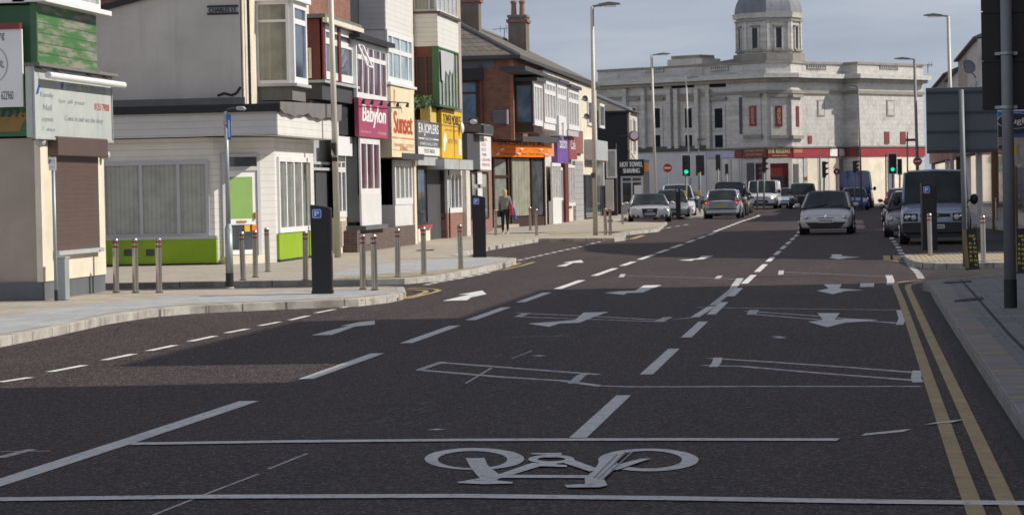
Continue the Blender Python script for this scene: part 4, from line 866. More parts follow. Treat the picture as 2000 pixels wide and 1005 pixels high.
# ---- hipped brick house and the long roof behind the orange shop
T = thing('brick_end_house', 'red brick end house under hipped tiled roof beyond low shop', 'house', (-14.5, YB, 0))
YE = yx(1158, -14.5, 200); ev = PY(1000, 108, YB).z
mk('wall', MB().box(-22.5, -14.5, YB, YE, 3.98, ev), 'redbrick', T); mk('lower_wall', MB().box(-22.5, -16.6, YB+.02, 128.4, 0, 3.97).box(-22.5, -14.5, 128.4, YE, 0, 3.97), 'redbrick', T)
rz = 9.85
roof = MB(); a = [(-14.2, YB-.3, ev), (-22.8, YB-.3, ev), (-18.5, YB+4, rz), (-14.2, YE+.1, ev+.1), (-22.8, YE+.1, ev), (-18.5, YE+.1, rz)]
roof.add(a, [(0, 2, 1), (0, 3, 5, 2), (1, 2, 5, 4), (3, 4, 5), (0, 1, 4, 3)]); mk('roof', roof, 'tile', T)
mk('gutter', MB().box(-14.25, -14.1, YB-.35, YE, ev-.15, ev).box(-22.8, -14.1, YB-.42, YB-.3, ev-.15, ev), 'charcoal', T)
mk('hip_tiles', MB().cyl((-14.2, YB-.3, ev+.02), (-18.5, YB+4, rz+.03), .1, n=6).cyl((-18.5, YB+4, rz+.03), (-18.5, YE, rz+.03), .1, n=6), 'lead', T)
e = rY(YB, 880, 965, 112, 135); mk('lead_cladding', bY(MB(), YB-.03, (e[0], e[1], e[2], e[3]), .05), 'slate', T)
e = rY(YB-.05, 880, 934, 158, 246); window('Y', YB-.08, e, [], [.72], 'winf', 'g_refl', T, .1); mk('window_shadow_box', bY(MB(), YB-.3, (e[0], e[1]+.25, e[3], e[3]+.5), .3), 'black', T)  # black box stands in for the shadow over the window
mk('brick_corner', MB().box(-14.62, -14.47, YB-.03, YB+.25, 3.9, ev-.15), brickm('orange brick quoin', (.32, .13, .07), (.38, .16, .09), (.3, .25, .2)), T)
mk('soil_pipe', MB().cyl((PY(940, 150, YB).x, YB-.1, 4), (PY(940, 150, YB).x, YB-.1, ev-.4), .06, n=8), 'maroon', T)
p = PY(977, 229, YB-.2); S = thing('extractor_unit', 'square grey vent box fixed to the brick end wall', 'vent', tuple(p)); mk('casing', MB().box(p.x-.3, p.x+.28, YB-.3, YB-.02, p.z-.28, p.z+.28), 'slate', S, bevel=.02); mk('rim', MB().box(p.x+.28, p.x+.34, YB-.34, YB-.02, p.z-.3, p.z+.32), 'greyp', S)
# bay with dark cheek and pale lights, then neighbours' bays
def farbay(T, p0, p1, pt, pb, X=-13.7, fm='upvc', gm='g_curt', cheek='winf', gl='g_refl', cols=(.25, .5, .75), rows=(.7,), roofm='charcoal', wy=True):
    e = rX(X, p0, p1, pt, pb); mk('bay', MB().box(-14.5, X-.05, e[0]+.02, e[1]-.02, e[2]-.3, e[3]+.1), cheek, T)
    window('X', X, e, list(cols), list(rows), fm, gm, T, .24); mk('bay_roof', MB().box(-14.5, X+.15, e[0]-.15, e[1]+.1, e[3]+.0, e[3]+.15), roofm, T)
    if wy: window('Y', e[0]-.03, (-14.45, X-.06, e[2]+.05, e[3]-.1), [], list(rows), cheek, gl, T, .09, t=.05)
    return e
e = PY(1005, 160, 131); farbay(T, 1043, 1060, 158, 244, X=-13.6, cheek='winf', cols=(.3, .6), rows=())
mk('bay_canopy', MB().box(-14.5, -13.4, yx(1020, -13.6), yx(1062, -13.6), PX(1043, 146, -13.6).z, PX(1043, 138, -13.6).z), 'charcoal', T)
# chimneys
def chimney(label, px0, px1, pt, pb, Y, depth, pots):
    a = PY(px0, pt, Y); b_ = PY(px1, pb, Y); S = thing('chimney_stack', label, 'chimney', (a.x, Y, b_.z-1))
    mk('stack', MB().box(a.x, b_.x, Y, Y+depth, b_.z-1, a.z), 'darkbrick' if 0 else plain('sooty render', (.16, .135, .115), .85, dirt=.5, scale=1.5), S)
    mk('band', MB().box(a.x-.09, b_.x+.09, Y-.09, Y+depth+.09, a.z-.28, a.z-.12), 'shopbrick', S); mk('cap', MB().box(a.x-.05, b_.x+.05, Y-.05, Y+depth+.05, a.z, a.z+.12), 'lead', S)
    w = b_.x-a.x
    for f, d in pots: mk('chimney_pot', MB().lathe([(.17, 0), (.15, .1), (.13, .6), (.17, .66), (.17, .78), (.11, .78)], (a.x+w*f, Y+depth*d, a.z+.12), 12), plain('clay pot', (.30, .15, .09), .8, dirt=.4), S)
    return S
chimney('broad sooty chimney behind tall white bays, cut by top of view', 868, 936, -6, 78, 128, .9, [(.2, .5), (.5, .5), (.8, .5)])
chimney('slimmer rendered chimney with two clay pots on long tiled roof', 992, 1028, 34, 104, 150, 1.6, [(.28, .3), (.75, .3)])
S = thing('tv_aerial', 'thin television aerial beside the two-pot chimney', 'aerial', (-17, 148, 9)); p = PY(985, 56, 149); mk('mast', MB().cyl(p+Vector((0, 0, -1.3)), p, .02, n=6), 'charcoal', S); mk('boom', MB().cyl(p+Vector((-.6, -.3, -.05)), p+Vector((.4, .2, .05)), .015, n=6).cyl(p+Vector((-.2, -.1, -.2)), p+Vector((-.2, -.1, .15)), .012, n=5).cyl(p+Vector((.1, 0, -.2)), p+Vector((.1, 0, .2)), .012, n=5), 'charcoal', S)
# ---- orange-signed shop: an angled glass front set back under the brick upper floor
OA = Vector((-15.75, 121.6)); OB = Vector((-14.05, 128.4)); od = (OB-OA).normalized(); on_ = Vector((od.y, -od.x)); OL = (OB-OA).length
T = thing('orange_shop', 'glass-fronted shop under long bright orange fascia and flat canopy', 'shop', (OA.x, OA.y, 0))
def ob(mb, a0, a1, z0, z1, o0, o1): P = [OA+od*a0+on_*o0, OA+od*a1+on_*o0, OA+od*a1+on_*o1, OA+od*a0+on_*o1]; return mb.prism([tuple(p) for p in P], z0, z1)
oz1 = PY(961, 277, OA.y).z; oz0 = PY(961, 306, OA.y).z
mk('wall', ob(MB(), 0, OL, 0, oz1+.05, -.5, -.06), 'winf', T)
mk('sign_board', ob(MB(), -.05, OL, oz0, oz1, -.06, .22), 'orange', T); mk('sign_end', ob(MB(), -.9, -.06, oz0, oz1, -.06, .1), 'sunor', T)
mk('sign_return', ob(MB(), OL+.02, OL+.9, oz0+.05, oz1, -.1, .2), 'sunor', T)
def ot(s, f0, f1, z0, z1, mat, **k): c = OA+od*OL*(f0+f1)/2+on_*.22; text(s, (c.x, c.y, (z0+z1)/2), (od.x, od.y, 0), (0, 0, 1), OL*(f1-f0), z1-z0, mat, T, **k)
oh = oz1-oz0
ot('SPECIALISTS IN', .1, .92, oz1-.2*oh, oz1+.02, 'dtext', bold=.02); ot('Commercial    First Time Buyers', .14, .94, oz0+.13*oh, oz0+.27*oh, 'dtext', bold=.01); ot('Houses     Flats     Land', .2, .85, oz0+.47*oh, oz0+.6*oh, 'sunred')
for x, z in ((.08, .2), (.45, .2), (.94, .2), (.16, .52), (.5, .52), (.85, .52)): c = OA+od*OL*x+on_*.24; mk('bullet_lamp', MB().ell((c.x, c.y, oz0+oh*z), .12, .12, .055, 8, 5), 'ltext', T)
mk('canopy', ob(MB(), -1.0, OL+.7, oz1+.05, oz1+.24, -.6, .45), 'lead', T, bevel=.02); mk('canopy_edge', ob(MB(), -1.04, OL+.74, oz1+.02, oz1+.27, .45, .5), 'charcoal', T)
def op_(nm, a0, a1, z0, z1, m_, par=T, o=.0): return mk(nm, ob(MB(), a0, a1, z0, z1, -.04, o), m_, par)
op_('door', .7, 2.2, .15, 2.3, 'g_blind2'); op_('fanlight', .7, 2.2, 2.42, oz0-.1, 'g_blind2'); op_('window', 2.8, 5.2, .6, oz0-.05, 'g_room'); op_('window', 5.5, OL-.15, .6, oz0-.05, 'g_dark')
for a in (-.1, .5, 2.3, 2.65, 5.25, OL-.12): mk('pillar', ob(MB(), a, a+.16, 0, oz0, -.04, .07), 'winf', T)
mk('transom', ob(MB(), .66, 2.3, 2.3, 2.42, -.04, .05), 'winf', T); mk('stall_riser', ob(MB(), 2.65, OL, 0, .55, -.04, .05), 'winf', T); mk('doorstep', ob(MB(), .5, 2.4, 0, KZ+.13, -.04, .5), 'beige', T)
# ---- terrace beyond, white and purple fronts
T = thing('white_front_house', 'white fronted shop with arched hood beside orange shop', 'shop', (FX, yx(1064, -14.3), 0)); y0 = yx(1064, -14.3); y1 = yx(1088, -14.3)
mk('wall', MB().box(-22, -14.3, y0, y1, 0, ev-.2), 'render_w', T); farbay(T, 1063, 1086, 152, 238, cols=(.2, .45, .7), cheek='upvc', wy=False)
e = rX(-14.0, 1066, 1084, 328, 425); window('X', -14.0, (y0+.4, y1-1.2, 1.2, 3.0), [.33, .66], [], 'upvc', 'g_curt', T, .15); mk('panelled_door', bX(MB(), -14.0, (y0+.4, y1-1.2, .1, 1.2), .2), 'vpanel', T); mk('porch_hood', MB().box(-14.3, -13.6, y0, y0+1.2, 4.3, 5.2).box(-14.3, -13.6, y0+2.2, y0+3.4, 4.3, 5.2).box(-14.3, -13.6, y0+1.2, y0+2.2, 4.9, 5.2), 'upvc', T)
T = thing('purple_sign_shop', 'shop with upright purple sign between white front and rose sign', 'shop', (FX, y1, 0)); y0 = y1+.01; y1 = yx(1111, -14.3)
mk('wall', MB().box(-22, -14.3, y0, y1, 0, ev-.2), 'cream', T); farbay(T, 1088, 1107, 160, 250, cheek='upvc', cols=(.2, .4, .6, .8), wy=False)
e = rX(-14.0, 1088, 1110, 252, 318); mk('sign_board', bX(MB(), -14.0, e, .3), 'purple', T); textX('Salon', -14.0, sub(e, .2, .85, .45, .8), 'ltext', T)
window('X', -14.1, (e[0]+.3, e[1]-2, 1.2, e[2]-.2), [.5], [], 'upvc', 'g_dark', T, .14); mk('stall_riser', bX(MB(), -14.1, (e[0]+.3, e[1]-2, 0, 1.2), .2), 'slate', T); mk('pilaster', bX(MB(), -14.0, (e[1]-1.8, e[1]-.2, 0, e[2]), .3), 'maroon', T)
T = thing('rose_sign_shop', 'shop with dusky red upright sign before cream end house', 'shop', (FX, y1, 0)); y0 = y1+.01; y1 = yx(1134, -14.3)
mk('wall', MB().box(-22, -14.3, y0, y1, 0, ev-.2), 'render_w', T); farbay(T, 1110, 1131, 170, 252, cheek='upvcg', cols=(.25, .5, .75), rows=(.7,), wy=False)
e = rX(-14.0, 1111, 1127, 262, 310); mk('sign_board', bX(MB(), -14.0, e, .3), 'rose', T); textX('Cafe', -14.0, sub(e, .2, .8, .4, .8), 'ltext', T)
window('X', -14.1, (e[0]+.3, e[1]-.2, .9, e[2]-.3), [.3, .6], [], 'upvc', 'g_curt', T, .14)
mk('brick_band', MB().box(-14.3, -14.15, e[1]+.2, y1, 3.6, 4.8), 'redbrick', T); mk('lower_panel', MB().box(-14.3, -14.15, e[1]+.4, y1-.3, .1, 3.2), boards('striped grey shutter', (.4, .4, .4), .3), T)
T = thing('cream_end_house', 'tall cream painted end house of the terrace behind column', 'house', (FX, y1, 0)); y0 = y1+.01
mk('wall', MB().box(-22, -14.3, y0, YE+.05, 0, ev), 'cream', T); e = rX(-14.2, 1143, 1150, 215, 245)
window('X', -14.2, (y0+4, y0+8, 5.2, 6.6), [.5], [], 'upvc', 'g_dark', T, .15); window('X', -14.2, (y0+11, y0+14, 5.2, 6.6), [], [], 'upvc', 'g_dark', T, .15)
mk('shopfront', MB().box(-14.3, -14.1, y0+.4, y0+9, .2, 2.5), 'g_dark', T); mk('fascia', MB().box(-14.3, -13.8, y0+2, y0+11, 3.3, 4.4), 'greyp', T); mk('menu_panel', MB().box(-14.3, -13.9, y0+9.2, YE-.4, 1.9, 3.9), 'wsign', T)
mk('lower_wall_panel', MB().box(-14.3, -14.08, y0+9.2, YE-.4, .2, 1.9), 'g_bluep', T)
for k, (px, py) in enumerate(((1142, 193), (1145, 228))):
    S = thing('satellite_dish', ('upper' if k == 0 else 'lower')+' dark satellite dish on the cream end house', 'satellite dish', tuple(PX(px, py, -13.9))); p = PX(px, py, -13.9)
    S.scale = (.62, .62, .62); mk('dish', MB().lathe([(.02, 0), (.25, .04), (.27, .1), (.25, .11), (.2, .06), (.02, .03)], (0, 0, 0), 16), 'charcoal', S, local=True).rotation_euler = (R(80), 0, R(30)); mk('arm', MB().cyl((0, 0, 0), (-.35, .05, -.1), .025, n=6), 'charcoal', S, local=True)

# ---- black-walled building across the next street, and the barber's
YK = 180
T = thing('black_gable_building', 'building with black side wall and weathered tiled roof beyond terrace', 'building', (-14.4, YK, 0))
kx1 = PY(1225, 250, YK).x; kz = PY(1225, 216, YK).z
mk('side_wall', MB().box(-26, kx1, YK, YK+.4, 0, kz), 'blackc', T); mk('wall', MB().box(-26, kx1, YK+.4, 188.6, 0, kz), 'render_g', T)
rf = MB(); rf.add([(kx1+.3, YK-.2, kz), (-26, YK-.2, kz), (-19, YK+5, kz+2.2), (kx1+.3, 189, kz), (-26, 189, kz), (-19, 186, kz+2.2)], [(0, 2, 1), (0, 3, 5, 2), (1, 2, 5, 4), (3, 4, 5), (0, 1, 4, 3)]); mk('roof', rf, 'tile', T)
mk('verge', MB().cyl((kx1+.3, YK-.2, kz+.05), (-19, YK+5, kz+2.25), .11, n=6), 'greyp', T)
mk('gutter', MB().box(-26, kx1+.35, YK-.3, YK-.2, kz-.12, kz), 'black', T)
mk('downpipe', MB().cyl((kx1+.1, YK+.3, .2), (kx1+.1, YK+.3, kz), .09, n=8).tube([(kx1+.1, YK, 4.2), (kx1+.15, YK+4, 3.6), (kx1+.15, YK+9, 3.0)], .08), 'cream', T)
for yy in (YK+1.2, YK+4.8): window('X', kx1+.06, (yy, yy+1.6, 4.0, 6.3), [.5], [.5], 'upvcg', 'g_bluep', T, .15)
S = thing('round_hanging_sign', 'pale round hanging sign on wall above barber shop', 'sign', tuple(PX(1237, 266, -13.4))); p = PX(1238, 266, -13.2); mk('disc', MB().cyl(p+Vector((0, -.06, 0)), p+Vector((0, .06, 0)), .33, n=20), 'rose', S); mk('disc_face', MB().cyl(p+Vector((.04, -.075, .04)), p+Vector((.04, -.062, .04)), .24, n=16), 'wsign', S); mk('bracket', MB().cyl(p, (kx1, p.y, p.z), .04, n=6), 'black', S)
YH = 174
T = thing('barber_shop', 'small barber shop with black fascia and white block letters', 'shop', (-14.5, YH, 0))
e = rY(YH, 1208, 1258, 312, 342); mk('wall', MB().box(-17, e[1]-.1, YH+.2, YK-.1, 0, e[3]), 'blackc', T); mk('sign_board', bY(MB(), YH, e, .3), 'black', T)
textY('HOT TOWEL', YH, sub(e, .06, .94, .52, .85), 'ltext', T, bold=.02); textY('SHAVING', YH, sub(e, .18, .82, .12, .42), 'ltext', T, bold=.02)
e3 = rY(YH+.1, 1212, 1256, 344, 400); window('Y', YH+.1, e3, [.5], [.8], 'upvcg', 'g_dark', T, .12)
mk('poster', MB().box(e3[1]-.55, e3[1]-.1, YH+.06, YH+.09, 1.0, 1.9), 'wsign', T); e4 = rY(YH-.02, 1258, 1268, 318, 335); mk('side_sign', bY(MB(), YH-.02, e4, .1), 'sunor', T)
mk('stall_riser', MB().box(e3[0], e3[1], YH+.05, YH+.2, 0, e3[2]), 'greyp', T)
T = thing('takeaway_shop', 'narrow shop with orange sign box and white framed menu board', 'shop', (-15.5, 166, 0)); YT = 167
mk('wall', MB().box(-22, PY(1204, 380, YT).x, YT+.2, YT+.9, 0, 4.4), 'blackc', T); e = rY(YT, 1163, 1180, 290, 321); mk('sign_board', bY(MB(), YT, e, .3), 'orange', T); textY('FOOD', YT, sub(e, .1, .9, .3, .7), 'ysign', T)
e = rY(YT-.1, 1183, 1204, 292, 348); window('Y', YT-.1, e, [], [], 'wsign', 'g_curt', T, .1, name='menu_frame'); e = rY(YT, 1182, 1198, 350, 412)
mk('pale_pillar', bY(MB(), YT, e, .3), 'render_w', T); window('Y', YT+.12, (PY(1160, 380, YT).x, e[0], .3, 2.9), [.5], [.7], 'winf', 'g_dark', T, .1)

# ---- the old cinema across the end of the street
def at(px, Y): p = PY(px, 362, Y); return Vector((p.x, p.y))
T = thing('old_cinema', 'white stained faience cinema with domed corner tower and red fascia', 'building', (-6.7, 220, 0))
bl = [at(1172, 229), at(1455, 221.3), at(1500, 220), at(1548, 220.7), at(1569, 222.6), at(1650, 226.6)]
ret = at(1678, 225.9); rend = at(1806, 234)
base = bl+[ret, rend, Vector((rend.x-3, 262)), Vector((-32, 262)), Vector((-34, 231))]
def Zy(px, py, Y): return PY(px, py, Y).z
zc0 = Zy(1497, 156, 220); zc1 = Zy(1497, 141, 220); zp = Zy(1497, 121, 220); zf1 = Zy(1497, 290, 220); zf0 = Zy(1497, 308, 220)
mk('wall', MB().prism([tuple(p) for p in base], 0, zc0+.1), 'stone', T)
def offset(P, d):
    out = []
    for i in range(len(P)):
        a = P[max(0, i-1)]; b_ = P[i]; c = P[min(len(P)-1, i+1)]
        n1 = (b_-a); n2 = (c-b_)
        n1 = Vector((n1.y, -n1.x)).normalized() if n1.length > 1e-6 else None; n2 = Vector((n2.y, -n2.x)).normalized() if n2.length > 1e-6 else None
        m = (n1 or n2)+(n2 or n1); m = m/max(.3, m.dot(n1 or n2)); out.append(b_+m*d)
    return out
face = bl+[ret, rend]
def band(name, d, z0, z1, mat, F=face, inner=.3):
    O = offset(F, d); I = offset(F, -inner); mb = MB()
    for i in range(len(F)-1): mb.prism([tuple(O[i]), tuple(O[i+1]), tuple(I[i+1]), tuple(I[i])], z0, z1)
    return mk(name, mb, mat, T)
band('string_course', .16, zc0-1.05, zc0-.8, 'stonep'); band('cornice', .5, zc0-.12, zc0+.15, 'stonep'); band('cornice_top', .85, zc0+.15, zc1-.1, 'stone'); band('parapet', .02, zc1-.1, zp-.1, 'stone'); band('coping', .14, zp-.1, zp+.08, 'stonep')
band('string_course', .1, zf1+.02, zf1+.14, 'stonep')
O = offset(face, .12)
def fband(name, i, f0, f1, z0, z1, mat, d=.12, t=.1):
    A_ = face[i]; B_ = face[i+1]; dr_ = (B_-A_); L_n = dr_.length; dr_.normalize(); nn = Vector((dr_.y, -dr_.x)); a = A_+dr_*L_n*f0+nn*d; b_ = A_+dr_*L_n*f1+nn*d
    return mk(name, MB().prism([tuple(a), tuple(b_), tuple(b_-nn*t), tuple(a-nn*t)], z0, z1), mat, T)
def ffrac(i, px):
    A_ = face[i]; B_ = face[i+1]; k = (px-1000)/FPX; d = F_+RT*k; t = (A_.x*(B_.y-A_.y)-A_.y*(B_.x-A_.x))/(d.x*(B_.y-A_.y)-d.y*(B_.x-A_.x)); P = Vector((d.x*t, d.y*t)); return (P-A_).dot(B_-A_)/(B_-A_).length_squared
def fr_(name, i, p0, p1, yt, yb, mat, d=.12, t=.1):
    f0 = ffrac(i, p0); f1 = ffrac(i, p1); Y = (face[i]+(face[i+1]-face[i])*f0).y
    return fband(name, i, f0, f1, Zy(p0, yb, Y), Zy(p0, yt, Y), mat, d, t)
# red fascia and shopfronts
fr_('lilac_fascia', 0, 1385, 1440, 296, 309, plain('lilac sign', (.40, .40, .55), .5), .14); fr_('dark_fascia', 0, 1441, 1455, 293, 309, 'dred', .14); band('soffit', .2, zf1+.0, zf1+.03, 'charcoal')
for i, m_ in ((1, 'dred'), (2, 'red'), (3, 'red'), (4, 'red'), (5, 'dred'), (6, 'red')): fband('red_fascia', i, .0, 1, zf0, zf1, m_, .13)  # faces turned from the sun get a darker red, shade painted in
fr_('pink_sign', 4, 1622, 1636, 291, 305, 'wsign', .16); fr_('grey_sign', 4, 1640, 1650, 291, 305, 'greyp', .16)
fr_('black_base_band', 0, 1180, 1385, 290, 300, 'charcoal', .14)
def ftext(s, i, p0, p1, yt, yb, mat, d=.135, **k):
    f0 = ffrac(i, p0); f1 = ffrac(i, p1); A_ = face[i]; B_ = face[i+1]; dr_ = B_-A_; P0 = A_+dr_*f0; P1 = A_+dr_*f1; r = (P1-P0); w = r.length; r.normalize(); c = (P0+P1)/2; z1 = Zy(p0, yt, P0.y); z0 = Zy(p0, yb, P0.y)
    text(s, (c.x, c.y, (z0+z1)/2), (r.x, r.y, 0), (0, 0, 1), w, z1-z0, mat, T, off=d+.02, **k)
ftext('THE REGENT', 2, 1502, 1546, 291, 300, 'gold', bold=.03); ftext('ANTIQUES CENTRE', 2, 1510, 1540, 303, 306, 'gold', bold=.01); ftext('CAFE BAR', 3, 1550, 1567, 292, 298, 'gold'); ftext('ANTIQUE CENTRE', 1, 1460, 1497, 293, 297, 'gold'); ftext('COLLECTABLES', 1, 1463, 1494, 300, 304, 'gold')
# windows and banners
def fwin(i, p0, p1, yt, yb, mat='g_bluep', sur=True, d=.03):
    if sur: fr_('window_surround', i, p0-5, p1+5, yt-6, yb+6, 'stone', .07, .08)
    return fr_('window', i, p0, p1, yt, yb, mat, .09 if sur else d, .06)
for p0, p1 in ((1235, 1247), (1282, 1295), (1344, 1357), (1402, 1417)):
    fwin(0, p0, p1, 212, 250, 'g_far'); fwin(0, p0, p1, 264, 288, 'g_far')
    fr_('window_hood', 0, p0-9, p1+9, 191, 197, 'stonep', .25, .2)
for p0, p1, yt in ((1276, 1302, 164), (1318, 1362, 163), (1392, 1424, 161)): fr_('attic_window', 0, p0, p1, yt, yt+10, 'g_far', .03, .04)
for p0 in (1226, 1262, 1312, 1326, 1366, 1388): fr_('pilaster', 0, p0, p0+7, 174, 290, 'stone', .35, .3)
fr_('ground_panel', 0, 1180, 1383, 303, 400, 'upvcg', .06, .05); fr_('ground_panel', 0, 1384, 1452, 311, 400, 'render_w', .06, .05)
for p0 in (1410, 1430, 1446): fr_('shop_pier', 0, p0, p0+3, 311, 400, 'greyp', .12, .1)
for i, p0, p1 in ((1, 1470, 1484), (2, 1518, 1532), (3, 1557, 1563)):
    fr_('window_surround', i, p0-8, p1+8 if i != 3 else 1567, 188, 276, 'stone', .09, .09); fr_('banner', i, p0, p1, 207, 247, 'winred' if i == 1 else 'dred', .13, .03)
    fr_('balcony_ledge', i, p0-10, p1+10 if i != 3 else 1568, 264, 271, 'stonep', .3, .3); fr_('window_hood', i, p0-10, p1+10 if i != 3 else 1568, 184, 190, 'stonep', .32, .3)
    if i < 3:
        f_ = ffrac(i, (p0+p1)/2); c = face[i]+(face[i+1]-face[i])*f_; r = (face[i+1]-face[i]).normalized()
        text('REGENT', (c.x, c.y, Zy(p0, 227, c.y)), (0, 0, -1), (r.x, r.y, 0), 1.25, .25, 'gold', T, off=.16)
fr_('painted_shadow', 0, 1449, 1455, 190, 262, 'charcoal', .03, .02)  # charcoal strip painted on the wall as the deep shadow beside the corner
for p0, p1, yt, yb in ((1582, 1589, 265, 280),): fr_('red_board', 4, p0, p1, yt, yb, 'winred', .06, .05)
for p0, p1 in ((1731, 1740), (1762, 1772)): fr_('red_board', 6, p0, p1, 257, 281, 'winred', .06, .05)
for i, p0, p1 in ((4, 1601, 1615), (6, 1736, 1751)):
    fr_('blind_niche', i, p0, p1, 195, 227, 'stonep', .05, .05); fr_('blind_niche_panel', i, p0+2, p1-2, 198, 225, 'stone', .07, .05)
# balustrades
def balus(i, p0, p1, yt, yb):
    f0 = ffrac(i, p0); f1 = ffrac(i, p1); A_ = face[i]; B_ = face[i+1]; Y = (A_+(B_-A_)*f0).y; z0 = Zy(p0, yb, Y); z1 = Zy(p0, yt, Y); r = (B_-A_).normalized(); nn = Vector((r.y, -r.x)); mb = MB()
    fband('balustrade_recess', i, f0, f1, z0, z1, 'charcoal', .03, .04)
    k = 9
    for j in range(k):
        c = A_+(B_-A_)*(f0+(f1-f0)*(j+.5)/k)+nn*.08; mb.lathe([(.07, 0), (.1, (z1-z0)*.3), (.05, (z1-z0)*.6), (.08, z1-z0)], (c.x, c.y, z0), 8)
    mk('balustrade', mb, 'stone', T)
balus(0, 1266, 1304, 132, 143); balus(0, 1394, 1430, 129, 140); balus(4, 1581, 1620, 127, 135); balus(6, 1723, 1760, 128, 135)
# raised attic block on the left wing
fband('attic_block', 0, ffrac(0, 1312), ffrac(0, 1380), zc1-.1, Zy(1310, 118, 226), 'stone', .1, 2.5); fband('attic_block', 0, ffrac(0, 1318), ffrac(0, 1374), Zy(1310, 118, 226)+.002, Zy(1310, 111, 226), 'stonep', .0, 2.0)
# ground floor at the corner
fr_('entrance_opening', 2, 1506, 1542, 320, 400, 'dred', .05, .04); fr_('entrance_dark', 2, 1511, 1538, 345, 400, 'black', .08, .03); fr_('entrance_pier', 2, 1499, 1506, 309, 400, 'render_w', .16, .15); fr_('entrance_pier', 2, 1542, 1548, 309, 400, 'render_w', .16, .15); fr_('lintel', 2, 1506, 1542, 309, 319, 'render_w', .16, .15)
fr_('side_opening', 3, 1552, 1562, 320, 395, 'charcoal', .05, .04); fr_('shop_opening', 1, 1462, 1476, 318, 398, 'charcoal', .05, .04); fr_('shop_opening', 1, 1480, 1492, 318, 398, 'winred', .05, .04)
for a, b_, m_ in ((1572, 1578, 'g_blind'), (1600, 1620, 'render_g'), (1642, 1649, 'slate')): fr_('ground_panel', 4, a, b_, 309, 398, m_, .06, .05)
fr_('ground_panel', 4, 1579, 1599, 309, 398, 'cream', .05, .04); fr_('ground_panel', 4, 1621, 1641, 309, 398, 'cream', .05, .04); fr_('ground_panel', 6, 1680, 1735, 306, 398, 'cream', .05, .04); fr_('doorway', 6, 1736, 1748, 310, 398, 'slate', .07, .05); fr_('ground_panel', 6, 1749, 1790, 306, 398, 'cream', .05, .04)
fr_('red_notice', 4, 1573, 1578, 345, 352, 'red', .1, .03)
# the tower
tc0 = PY(1501.5, 80, 224.0); tR = 2.66; a0_ = math.atan2(face[2].y-tc0.y, face[2].x-tc0.x)
zb_ = zp; zt1 = Zy(1497, 34, 221.4); zt2 = Zy(1497, 24, 221.4)
def octa(name, r0, r1, z0, z1, mat, r=a0_): return mk(name, MB().lathe([(r0, z0), (r1, z1)], (tc0.x, tc0.y, 0), 8, r), mat, T)
octa('tower_base', tR+.2, tR+.16, zb_-.6, Zy(1497, 104, 221.4), 'stonep'); octa('tower', tR-.12, tR-.12, Zy(1497, 104, 221.4), zt1, 'stone'); octa('tower_cornice', tR+.05, tR+.05, zt1-.28, zt1-.12, 'stonep'); octa('tower_cornice', tR+.12, tR+.22, zt1, zt2, 'stone'); octa('tower_sill_band', tR+.02, tR+.02, Zy(1497, 100, 221.4), Zy(1497, 96, 221.4), 'stonep')
dm = []; H0 = zt2
for k in range(13):
    t = k/12*math.pi/2; dm.append((max(.25, (tR+.02)*math.cos(t)**.8), H0+2.2*math.sin(t)))
mk('dome', MB().lathe([(tR+.02, H0-.01)]+dm+[(.22, H0+3.0), (.05, H0+3.8)], (tc0.x, tc0.y, 0), 8, a0_), 'dome', T)
for k in range(8):
    an = a0_+(k+.5)*math.pi/4; ap = (tR-.12)*math.cos(math.pi/8); d = Vector((math.cos(an), math.sin(an))); s_ = Vector((-d.y, d.x)); c = Vector((tc0.x, tc0.y))+d*ap
    z0 = Zy(1497, 93, 221.4); z1 = Zy(1497, 54, 221.4)
    def pb(name, w0, w1, za, zz, o0, o1, mat): return mk(name, MB().prism([tuple(c+s_*w0+d*o1), tuple(c+s_*w1+d*o1), tuple(c+s_*w1-d*.05+d*o0), tuple(c+s_*w0-d*.05+d*o0)], za, zz), mat, T)
    pb('tower_window', -.24, .24, z0, z1, 0, .04, 'black'); pb('window_surround', -.36, -.24, z0-.1, z1+.12, 0, .12, 'stone'); pb('window_surround', .24, .36, z0-.1, z1+.12, 0, .12, 'stone'); pb('window_head', -.42, .42, z1+.1, z1+.22, 0, .2, 'stonep'); pb('window_sill', -.5, .5, z0-.28, z0-.1, 0, .25, 'stonep')
    pb('tower_pilaster', -.98, -.74, Zy(1497, 100, 221.4), zt1-.25, 0, .1, 'stone'); pb('tower_pilaster', .74, .98, Zy(1497, 100, 221.4), zt1-.25, 0, .1, 'stone')
# small slate roof left of the tower
a = PY(1385, 122, 232); b_ = PY(1440, 108, 228); mk('rear_roof', MB().ext([(a.x-1, 232, a.z-1), (b_.x+1, 232, a.z-1), (b_.x+1, 232, b_.z+.1), (a.x-1, 232, a.z-.2)], (0, 8, 0)), 'slate', T)

